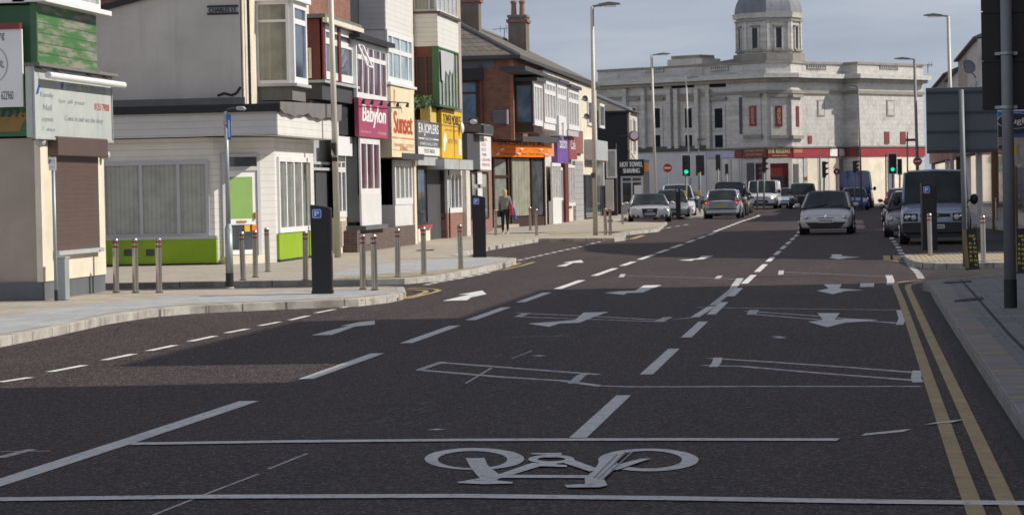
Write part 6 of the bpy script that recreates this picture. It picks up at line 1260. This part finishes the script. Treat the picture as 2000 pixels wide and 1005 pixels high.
# ================================================================ vehicles
def sect(t, L, zb, zt, w, W, crown=.03):
    y = -L/2+L*t; h = W/2*w
    P = [(0, zt+crown), (h*.55, zt+crown*.7), (h*.86, zt-.015), (h*.965, zt-.09), (h*1.0, zt-(zt-zb)*.38), (h*.99, zt-(zt-zb)*.68), (h*.95, zb+.05), (h*.85, zb), (0, zb)]
    pts = [(x, y, z) for x, z in P]; return pts+[(-x, y_, z) for x, y_, z in pts[-2:0:-1]]
def make_car(name, label, loc, rz, pm, L, W, Ht, kind='hatch', lit=False, tail=False, plate='', rearplate='', group='vehicles on the road', **k):
    S = thing(name, label, k.get('cat', 'car'), loc, R(rz), group)
    zbelt = k.get('belt', .92*Ht/1.47); hood = k.get('hood', .66); r = k.get('r', .31); wb0, wb1 = k.get('cab', (.27, .95)); r0, r1 = k.get('roof', (.46, .84)); nose = k.get('nose', .52)
    st = [(0, .27, hood-.12, .83), (.0015, .23, hood-.07, .88), (.012, .21, hood-.03, .93), (.04, .2, hood, .965), (.12, .19, hood+(zbelt-hood)*.45, .985), (wb0-.02, .19, zbelt-.05, 1), (.5, .19, zbelt-.01, 1), (.8, .19, zbelt+.02, 1), (.93, .22, zbelt+.01, .965), (.985, .28, zbelt-.06, .9), (1, .4, zbelt-.22, .8)]
    if kind == 'van': st = [(0, .26, hood-.1, .86), (.0015, .24, hood-.07, .9), (.012, .23, hood-.04, .95), (.04, .22, hood, .975), (.1, .2, hood+.1, .99), (wb0-.01, .2, zbelt-.04, 1), (.5, .2, zbelt, 1), (.97, .2, zbelt, 1), (1, .25, zbelt-.02, .99)]
    body = mk('body', MB().loft([sect(t, L, a, b, w, W) for t, a, b, w in st]), pm, S, local=True, smooth=True, sub=1)
    wt = k.get('wt', .72); hb = W/2*.93; ht_ = W/2*wt
    def cab(z_in=0): 
        R_ = []
        for t, z, f in ((wb0, zbelt-.06, 0), (r0, Ht-.05, 1), ((r0+r1)/2, Ht-.015, 1), (r1, Ht-.05, 1), (wb1, zbelt-.02, 0)):
            y = -L/2+L*t; a = ht_ if f else hb*.93
            zb = zbelt-.08
            if f: P = [(hb, zb), (hb*.995, zb+.04), (a, z-.05), (a*.86, z+.01), (0, z+.035)]
            else: P = [(hb, zb), (hb*.99, zb+.03), (hb*.96, z+.02), (hb*.8, z+.035), (0, z+.05)]
            pts = [(x, y, zz) for x, zz in P]; R_.append(pts+[(-x, yy, zz) for x, yy, zz in pts[-2::-1]])
        return R_
    rings = cab(); gm = k.get('glass', 'carglass')
    if kind == 'van' and not k.get('windowvan'): 
        gm = 'carglass'
    mk('windows', MB().loft(rings), gm, S, local=True, smooth=False, bevel=.03)
    # roof panel, pillars
    up = .012; rf = MB(); A = rings[1]; B = rings[2]; C2 = rings[3]
    def top(r_, dz=up, ext=0): return [(x*1.01, y+ext, z+dz) for x, y, z in r_[2:-2]]
    rr = [top(A, up, -.06*0), top(B), top(C2, up, .05)]
    n = len(rr[0]); vs = [p for q in rr for p in q]+[(x, y, z-.045) for q in rr for x, y, z in q]; fs = []
    m_ = 3*n
    for j in range(2):
        for i in range(n-1): a = j*n+i; fs += [(a, a+1, a+n+1, a+n), (m_+a, m_+a+n, m_+a+n+1, m_+a+1)]
    for i in range(n-1): fs += [(i, m_+i, m_+i+1, i+1), (2*n+i, 2*n+i+1, m_+2*n+i+1, m_+2*n+i)]
    for j in range(2): fs += [(j*n, j*n+n, m_+j*n+n, m_+j*n), (j*n+n-1, m_+j*n+n-1, m_+j*n+2*n-1, j*n+2*n-1)]
    rf.add(vs, fs); mk('roof', rf, k.get('roofmat', pm), S, local=True, smooth=False, bevel=.02)
    for s in (1, -1):
        pil = MB()
        pa = Vector((s*hb*.97, -L/2+L*wb0+.02, zbelt-.02)); pb = Vector((s*ht_*1.0, -L/2+L*r0, Ht-.08)); pil.cyl(pa, pb, .045, .035, 8)
        pc = Vector((s*ht_*1.0, -L/2+L*r1, Ht-.08)); pd = Vector((s*hb*.97, -L/2+L*wb1-.03, zbelt)); pil.cyl(pc, pd, .05, .07, 8)
        if kind != 'van':
            ym = -L/2+L*((r0+r1)/2+.02); pil.cyl((s*ht_*1.005, ym, Ht-.07), (s*hb*1.0, ym, zbelt-.02), .028, n=6)
            pil.cyl((s*hb*.99, ym+.02, zbelt-.01), (s*hb*.99, -L/2+L*wb1-.2, zbelt+.01), .02, n=5)
        pil.cyl(pb, pc, .03, n=6)
        mk('pillar', pil, pm, S, local=True, smooth=True)
    if kind == 'van' and not k.get('windowvan'):
        pn = MB(); y0 = -L/2+L*(r0+.10); y1 = L/2-.01
        pn.loft([[(hb*1.005, y, zbelt-.1), (ht_*1.02, y, Ht-.08), (ht_*.88, y, Ht+.0), (0, y, Ht+.03), (-ht_*.88, y, Ht), (-ht_*1.02, y, Ht-.08), (-hb*1.005, y, zbelt-.1)] for y in (y0, y1)]); mk('load_area', pn, pm, S, local=True)
    # wheels
    wy = (-L/2+k.get('fo', .84), L/2-k.get('ro', .80))
    for y in wy:
        for s in (-1, 1):
            ar = MB().cyl((s*(W/2-.22), y, r+.02), (s*(W/2+.0035), y, r+.02), r+.055, n=24); mk('wheel_arch', ar, 'trim', S, local=True)
            w_ = mk('wheel', MB().cyl((s*(W/2-.2), y, r), (s*(W/2+.012), y, r), r, n=26), 'tyre', S, local=True, bevel=.02)
            mk('rim', MB().cyl((s*(W/2+.0), y, r), (s*(W/2+.018), y, r), r*.66, n=20), 'rim', w_, local=True)
            hubm = MB(); 
            for q in range(5):
                a = q*1.2566; hubm.cyl((s*(W/2+.02), y+.07*math.cos(a), r+.07*math.sin(a)), (s*(W/2+.02), y+r*.6*math.cos(a), r+r*.6*math.sin(a)), .022, n=5)
            mk('spokes', hubm, 'chrome', w_, local=True)
    # mirrors
    for s in (-1, 1):
        mz = zbelt+.06; my = -L/2+L*wb0+.35; mm = k.get('mirror', pm); o_ = mk('mirror', MB().ell((s*(W/2+.1), my, mz), .115, .07, .08 if kind != 'van' else .15, 12, 8), mm, S, local=True, smooth=True)
        mk('mirror_arm', MB().cyl((s*(W/2-.06), my+.02, mz-.05), (s*(W/2+.05), my+.01, mz-.02), .025, n=6), 'trim', o_, local=True)
    fy = -L/2
    # front end
    face = k.get('face', 'plain'); hl = 'lampon' if lit else 'lens'
    hz = k.get('hz', hood-.06); hx = W/2*.69; hw_ = k.get('hw', .17)
    for s in (-1, 1):
        h_ = mk('headlight', MB().ext([(s*(hx-hw_), fy-.02, hz-.05), (s*(hx+hw_*.75), fy-.01, hz-.07), (s*(hx+hw_*1.2), fy+.03, hz+.03), (s*(hx+hw_*1.18), fy+.06, hz+.11), (s*(hx-hw_*.1), fy-.0, hz+.06)], (0, .2, 0)) if kind != 'van' else MB().box(s*(hx-hw_), s*(hx+hw_), fy+.0, fy+.18, hz-.12, hz+.08), 'lens' , S, local=True, bevel=.012)
        mk('bulb', MB().ell((s*(hx+.03), fy-.03, hz+.0), .085 if lit else .05, .03, .085 if lit else .05), 'lampon' if lit else 'chrome', h_, local=True, smooth=True)
    def fb(nm, x0, x1, z0, z1, mt, o=.01, d=.1, bev=.01): return mk(nm, MB().box(x0, x1, fy-o, fy+d, z0, z1), mt, S, local=True, bevel=bev)
    def trap(nm, w0, w1, z0, z1, mt, o=.012, d=.12): return mk(nm, MB().ext([(-w0, fy-o, z0), (w0, fy-o, z0), (w1, fy-o, z1), (-w1, fy-o, z1)], (0, d, 0)), mt, S, local=True, bevel=.012)
    if face == 'coupe':
        g_ = trap('grille', .33, .42, .27, hood-.05, 'black', .03); mk('grille_rim', MB().tube([(-.33, fy-.035, .27), (.33, fy-.035, .27), (.42, fy-.035, hood-.05), (-.42, fy-.035, hood-.05), (-.33, fy-.035, .27)], .014, 6), 'chrome', g_, local=True)
        rg = MB()
        for q in range(4):
            cx = -.105+.07*q
            for j in range(14): a = j*2*math.pi/14; b_ = (j+1)*2*math.pi/14; rg.cyl((cx+.05*math.cos(a), fy-.05, hood-.14+.05*math.sin(a)), (cx+.05*math.cos(b_), fy-.05, hood-.14+.05*math.sin(b_)), .012, n=5)
        mk('ring_emblem', rg, 'chrome', g_, local=True)
        for s in (-1, 1): tr_ = mk('air_intake', MB().ext([(s*.5, fy-.02, .25), (s*.92, fy+.0, .25), (s*.88, fy+.0, .38), (s*.56, fy-.02, .36)], (0, .1, 0)), 'black', S, local=True); mk('fog_lamp', MB().ell((s*.72, fy-.02, .31), .06, .03, .04), 'chrome', tr_, local=True)
    elif face == 'smile':
        trap('lower_grille', .50, .70, .23, .43, 'black', .014); trap('upper_grille', .32, .28, .555, .585, 'black', .012); mk('emblem', MB().ext([(-.045, fy-.012, .64), (0, fy-.012, .57), (.045, fy-.012, .64), (0, fy-.0, .71)], (0, .02, 0)), 'chrome', S, local=True)
        for s in (-1, 1): mk('fog_lamp', MB().cyl((s*.68, fy+.02, .33), (s*.68, fy+.1, .33), .05, n=14), 'trim', S, local=True)
    elif face == 'vanold':
        for s in (-1, 1): hb_ = mk('lamp_housing', MB().box(s*(hx-.2), s*(hx+.2), fy-.02, fy+.1, hz-.13, hz+.09), 'black', S, local=True, bevel=.01); mk('round_lamp', MB().ell((s*(hx-.09), fy-.03, hz-.02), .08, .03, .08).ell((s*(hx+.1), fy-.03, hz-.02), .07, .03, .07), 'lens', hb_, local=True, smooth=True)
        fb('bumper', -W/2*.93, W/2*.93, .3, .62, 'trim', .05, .2, .04); fb('upper_grille', -.42, .42, .76, .86, 'black', .02); g_ = fb('badge', -.1, .1, .79, .83, 'chrome', .03)
        fb('lower_bumper', -W/2*.8, W/2*.8, .2, .3, 'black', .02, .2)
    elif face == 'vannew':
        fb('bumper', -W/2*.88, W/2*.88, .26, .42, 'trim', .02, .15); trap('lower_grille', .55, .45, .44, .66, 'black', .014); fb('upper_grille', -.42, .42, .84, .88, 'black', .012)
    else:
        trap('lower_grille', .5, .45, .26, .38, 'black'); trap('upper_grille', .32, .36, .5, hood-.08, 'black')
    pz = k.get('pz', .46)
    if plate: n_ = fb('number_plate', -.26, .26, pz-.055, pz+.055, 'plate', k.get('po', .03), .02, 0); text(plate, (0, fy-k.get('po', .03)-.0, pz), *VY, .44, .07, 'dtext', n_, local=True, bold=.003)
    wy_ = -L/2+L*wb0
    wip = MB().cyl((-.5, wy_-.02, zbelt+.0), (.05, wy_+.14, zbelt+.09), .012, n=5).cyl((.1, wy_-.02, zbelt+.0), (.62, wy_+.1, zbelt+.08), .012, n=5); mk('wiper', wip, 'trim', S, local=True)
    # rear end
    ry = L/2
    for s in (-1, 1):
        if kind == 'tallhatch': mk('tail_light', MB().ext([(s*(W/2*.74), ry+.015, .74), (s*(W/2*.97), ry+.0, .76), (s*(W/2*.95), ry-.02, .96), (s*(ht_*1.06), ry-.58, Ht-.3), (s*(ht_*.96), ry-.58, Ht-.3), (s*(W/2*.76), ry-.02, .98)], (0, -.12, 0)), 'tail_on' if tail else 'rlens', S, local=True)
        if kind == 'tallhatch': mk('bulb', MB().ell((s*W/2*.86, ry+.02, .84), .06, .03, .06), 'tail_on', S, local=True)
        else: mk('tail_light', MB().box(s*W/2*.7, s*W/2*.93, ry-.14, ry-.0, .66, .84), 'tail_on' if tail else 'rlens', S, local=True, bevel=.02)
    if kind == 'tallhatch': mk('bumper_shade_line', MB().box(-W/2*.86, W/2*.86, ry-.02, ry+.035, .5, .55), 'trim', S, local=True); mk('boot_lid', MB().ext([(-W/2*.68, ry+.0, .58), (W/2*.68, ry+.0, .58), (W/2*.7, ry+.0, .94), (-W/2*.7, ry+.0, .94)], (0, .02, 0)), paintm('boot lid silver', (.22, .26, .31), .4), S, local=True, bevel=.01)  # black strip draws in the dark shading line across the bumper
    if rearplate: n_ = mk('number_plate', MB().box(-.26, .26, ry-.02, ry+.03, k.get('rpz', .52), k.get('rpz', .52)+.11), 'yplate', S, local=True); text(rearplate, (0, ry+.03, k.get('rpz', .52)+.055), (-1, 0, 0), (0, 0, 1), .44, .07, 'dtext', n_, local=True)
    mk('rear_bumper', MB().box(-W/2*.84, W/2*.84, ry-.12, ry+.02, .28, .52), pm if kind != 'suv' else 'trim', S, local=True, bevel=.04)
    return S
silver = paintm('silver paint', (.50, .51, .54), .3, .28); silver2 = paintm('pale blue silver paint', (.40, .48, .56), .3); dsil = paintm('warm silver paint', (.54, .55, .59), .25); blk = paintm('black car paint', (.015, .015, .018), .1, .2); grey = paintm('grey car paint', (.10, .11, .12)); wht = paintm('white van paint', (.58, .60, .66), 0, .3); navyp = paintm('dark blue van paint', (.03, .06, .21), .1); bluep = paintm('bright blue car paint', (.03, .12, .34), .2); redp = paintm('dark red car paint', (.20, .02, .025), .2); vanp = paintm('steel grey van paint', (.25, .31, .43), .3); tealp = paintm('teal car paint', (.02, .05, .07), .2)
def gl(x, y, ln, rz=0): p = G(x, y); c = Vector((p.x, p.y+ln/2, 0)); return c
make_car('silver_coupe', 'silver coupe with ringed grille parked at front of left bay', gl(1262, 434, 4.6)+Vector((0, 0, 0)), 5, silver, 4.7, 2.12, 1.42, 'hatch', face='coupe', hood=.74, plate='PN12 EAU', pz=.42, po=.055, group='parked cars in the left bay', roofmat='trim', belt=.9)
make_car('grey_estate', 'dark grey car parked directly behind the silver coupe', (-9.85, 153.6, 0), 4, paintm('mid grey car paint', (.22, .23, .25)), 4.4, 1.95, 1.6, face='plain', plate='', group='parked cars in the left bay')
make_car('silver_tall_car', 'taller silver car parked third behind the silver coupe', (-9.9, 160.0, 0), 4, wht, 4.4, 2.05, 1.88, face='plain', group='parked cars in the left bay', belt=1.05)
p = G(1412, 427); make_car('silver_hatchback', 'pale silver hatchback seen from behind with yellow rear plate', (p.x, p.y+2.0, 0), 178, silver2, 4.0, 1.92, 1.56, 'tallhatch', rearplate='CX04 NXL', tail=False, roof=(.42, .80), rpz=.6, cat='car', belt=.98, wt=.76)
make_car('black_estate', 'black car ahead of the pale silver hatchback', (-7.1, 166.0, 0), 180, blk, 4.5, 1.9, 1.98, 'hatch', belt=1.2, wt=.8, roof=(.4, .93))
make_car('oncoming_dark_car', 'dark oncoming car with lit headlamps half hidden behind hatchback', (-7.25, 178.5, 0), 0, grey, 4.3, 1.8, 1.5, lit=True)
p = G(1497, 408); make_car('white_van', 'white oncoming van with both headlamps lit', (p.x-.25, p.y+2.5, 0), -3, wht, 5, 2.3, 2.1, 'van', lit=True, face='vannew', hood=.98, nose=.7, belt=1.22, cab=(.16, .99), roof=(.28, .97), wt=.84, hz=.84, hw=.14, plate='YK14 VAN', pz=.5, cat='van', mirror='trim', r=.33)
make_car('far_silver_car', 'distant silver car queued between white van and black four-by-four', (-5.0, 213, 0), 0, silver2, 4.3, 1.8, 1.5)
make_car('far_navy_car', 'distant navy car queued just left of black four-by-four', (-4.1, 215.5, 0), 0, navyp, 4.3, 1.8, 1.5)
p = G(1570, 406); make_car('black_four_by_four', 'boxy black four-by-four behind the oncoming silver hatchback', (p.x, p.y+2.2-6, 0), 0, blk, 4.5, 1.95, 1.85, 'suv', belt=1.15, hood=.95, nose=.75, hz=.82, cab=(.27, .97), roof=(.38, .92), wt=.8, roofmat=silver2)
p = G(1616, 458); make_car('oncoming_hatchback', 'silver oncoming hatchback with wide smiling grille, largest moving car', (p.x, p.y+2.15, 0), -1.5, dsil, 4.3, 1.84, 1.49, face='smile', plate='MW59 DXJ', pz=.47, po=.035, hz=.60, hw=.19, hood=.70, roofmat='trim', belt=.95, cab=(.22, .95), roof=(.42, .82))
p = G(1664, 405); make_car('blue_hatchback', 'bright blue car in front of the tall dark blue van', (.1, 186, 0), 0, bluep, 4.2, 1.85, 1.46, roofmat=silver2, plate='BL08 UEC')
make_car('tall_blue_van', 'tall dark blue van behind the bright blue car', (.32, 200, 0), 178, navyp, 5.6, 2.15, 2.62, 'van', hood=1.0, nose=.7, belt=1.3, cab=(.12, .995), roof=(.26, .98), wt=.8, cat='van', windowvan=False, mirror='trim')
S_ = bpy.data.objects['tall_blue_van']
mk('rear_window', MB().ext([(-.8, -2.83, 1.35), (.8, -2.83, 1.35), (.72, -2.83, 1.95), (-.72, -2.83, 1.95)], (0, .05, 0)), 'carglass', S_, local=True) if 0 else None
p = G(1830, 477); make_car('parked_grey_van', 'large grey van parked in right bay behind the parking machine', (p.x+.05, p.y+2.5, 0), -2, vanp, 4.9, 1.98, 2.08, 'van', face='vanold', hood=1.02, nose=.75, belt=1.18, cab=(.15, .99), roof=(.27, .97), wt=.86, hz=.78, hw=.15, plate='FX05 VAN', pz=.5, po=.07, cat='van', group='vehicles parked in the right bay', mirror='trim', r=.34)
make_car('parked_dark_car', 'dark car parked immediately behind the grey van', (1.95, 92.6, 0), -2, grey, 4.3, 1.8, 1.47, group='vehicles parked in the right bay')
make_car('parked_red_car', 'dark red car parked behind the dark car by the right kerb', (2.15, 121, 0), -2, redp, 4.0, 1.75, 1.5, group='vehicles parked in the right bay', roofmat=grey)
make_car('dark_teal_car', 'dark teal car crossing beyond the left traffic signals', (-11.8, 205, 0), 80, tealp, 4.3, 1.8, 1.45)

# ================================================================ the walking woman
p = G(987, 458, KZ)
W_ = thing('person', 'fair-haired woman walking away in grey jacket carrying red and blue bags', 'person', p, R(6))
def skin_mesh(name, pts, edges, rad, mat, parent, sub=2, root=0):
    me = bpy.data.meshes.new(name); me.from_pydata(pts, edges, []); o = bpy.data.objects.new(name, me); COL.objects.link(o); me.materials.append(M[mat] if isinstance(mat, str) else mat); o.parent = parent
    m = o.modifiers.new('skin', 'SKIN'); 
    for i, v in enumerate(me.skin_vertices[0].data): v.radius = rad[i] if isinstance(rad[i], tuple) else (rad[i], rad[i]); v.use_root = (i == root)
    m.use_smooth_shade = True; s = o.modifiers.new('sub', 'SUBSURF'); s.levels = 1; s.render_levels = sub; return o
hands = []
pts = [(0, 0, .93), (0, .01, 1.12), (0, .0, 1.3), (0, 0, 1.40), (0, .01, 1.47), (0, .02, 1.58), (0, .02, 1.66),
       (-.15, 0, 1.36), (-.20, -.01, 1.12), (-.17, .05, .90), (.15, 0, 1.36), (.21, .0, 1.12), (.25, .06, .92),
       (-.08, 0, .88), (-.085, .05, .50), (-.085, -.03, .10), (-.085, .10, .04), (.08, 0, .88), (.09, .14, .50), (.09, .02, .12), (.09, .16, .06)]
edges = [(0, 1), (1, 2), (2, 3), (3, 4), (4, 5), (5, 6), (3, 7), (7, 8), (8, 9), (3, 10), (10, 11), (11, 12), (0, 13), (13, 14), (14, 15), (15, 16), (0, 17), (17, 18), (18, 19), (19, 20)]
rad = [(.14, .10), (.12, .09), (.14, .09), (.08, .07), (.05, .05), (.078, .09), (.06, .07), (.058, .058), (.043, .043), (.03, .03), (.058, .058), (.043, .043), (.03, .03), (.088, .088), (.058, .058), (.038, .038), (.04, .03), (.088, .088), (.058, .058), (.038, .038), (.04, .03)]
for s, hx, hy, hz in ((-1, -.17, .05, .90), (1, .25, .06, .92)):
    w = len(pts); pts.append((hx, hy+.02, hz-.06)); edges.append((9 if s < 0 else 12, w)); rad.append((.032, .018))
    for k, ln in enumerate((.055, .065, .06, .048)):
        a = len(pts); o_ = (k-1.5)*.018; pts += [(hx+s*.004, hy+.02+o_, hz-.10), (hx-s*.006, hy+.03+o_, hz-.10-ln*.6), (hx-s*.02, hy+.03+o_, hz-.10-ln)]; edges += [(w, a), (a, a+1), (a+1, a+2)]; rad += [(.009, .009), (.008, .008), (.007, .007)]
    a = len(pts); pts += [(hx-s*.02, hy-.01, hz-.07), (hx-s*.03, hy-.015, hz-.11)]; edges += [(w, a), (a, a+1)]; rad += [(.010, .010), (.009, .009)]
body = skin_mesh('body', pts, edges, rad, 'skin', W_)
skin_mesh('leggings', [(0, 0, .93), (-.08, 0, .87), (-.085, .05, .50), (-.085, -.03, .13), (.08, 0, .87), (.09, .14, .50), (.09, .02, .15)], [(0, 1), (1, 2), (2, 3), (0, 4), (4, 5), (5, 6)], [(.15, .11), (.097, .10), (.065, .066), (.046, .046), (.097, .10), (.065, .066), (.046, .046)], 'leggings', W_)
skin_mesh('jacket', [(0, 0, .90), (0, .01, 1.12), (0, 0, 1.3), (0, 0, 1.42), (-.16, 0, 1.36), (-.205, -.01, 1.12), (-.175, .05, .93), (.16, 0, 1.36), (.215, .0, 1.12), (.248, .06, .95)], [(0, 1), (1, 2), (2, 3), (2, 4), (4, 5), (5, 6), (2, 7), (7, 8), (8, 9)], [(.175, .13), (.15, .115), (.165, .115), (.085, .08), (.078, .075), (.06, .06), (.046, .046), (.078, .075), (.06, .06), (.046, .046)], 'jacket', W_)
skin_mesh('hair', [(0, -.01, 1.67), (0, -.05, 1.58), (.01, -.085, 1.46), (.03, -.10, 1.33)], [(0, 1), (1, 2), (2, 3)], [(.082, .085), (.10, .085), (.075, .05), (.035, .03)], 'hair', W_)
mk('eye', MB().ell((-.03, .112, 1.585), .012, .008, .009).ell((.03, .112, 1.585), .012, .008, .009), 'ltext', W_, local=True); mk('nose', MB().ell((0, .12, 1.56), .012, .018, .02), 'skin', W_, local=True); mk('mouth', MB().ell((0, .108, 1.525), .026, .01, .008), 'rose', W_, local=True); mk('ear', MB().ell((-.085, .02, 1.575), .012, .025, .035).ell((.085, .02, 1.575), .012, .025, .035), 'skin', W_, local=True)
for x, y, z, a in ((-.085, .05, .035, 0), (.09, .08, .06, -12)): mk('shoe', MB().ell((x, y, z), .045, .13, .04, 14, 8), 'shoe', W_, local=True, smooth=True)
S = thing('handbag', 'black handbag on the left side of the walking woman', 'bag', p+Vector((-.22, 0, .75))); mk('bag_body', MB().box(-.06, .06, -.13, .13, -.1, .13), 'black', S, local=True, bevel=.03); mk('strap', MB().tube([(0, -.1, .12), (.06, -.05, .6), (.06, .05, .6), (0, .1, .12)], .012, 6), 'black', S, local=True)
S = thing('red_bag', 'bright red bag hanging from the right arm of the woman', 'bag', p+Vector((.25, -.02, .82))); mk('bag_body', MB().ext([(-.06, -.1, .3), (.02, -.1, .32), (.09, -.1, -.1), (-.05, -.1, -.12)], (0, .2, 0)), 'bagred', S, local=True, bevel=.03); mk('strap', MB().tube([(-.03, 0, .3), (-.06, 0, .5), (-.1, 0, .55)], .012, 6), 'bagred', S, local=True)
S = thing('blue_bag', 'blue cloth bag behind the red bag of the woman', 'bag', p+Vector((.36, .02, .62))); mk('bag_body', MB().ext([(-.1, -.09, .42), (.0, -.09, .36), (.08, -.09, -.08), (-.06, -.09, -.1)], (0, .18, 0)), 'bagblue', S, local=True, bevel=.04); mk('strap', MB().tube([(-.06, 0, .4), (-.12, 0, .6)], .012, 6), 'bagblue', S, local=True)
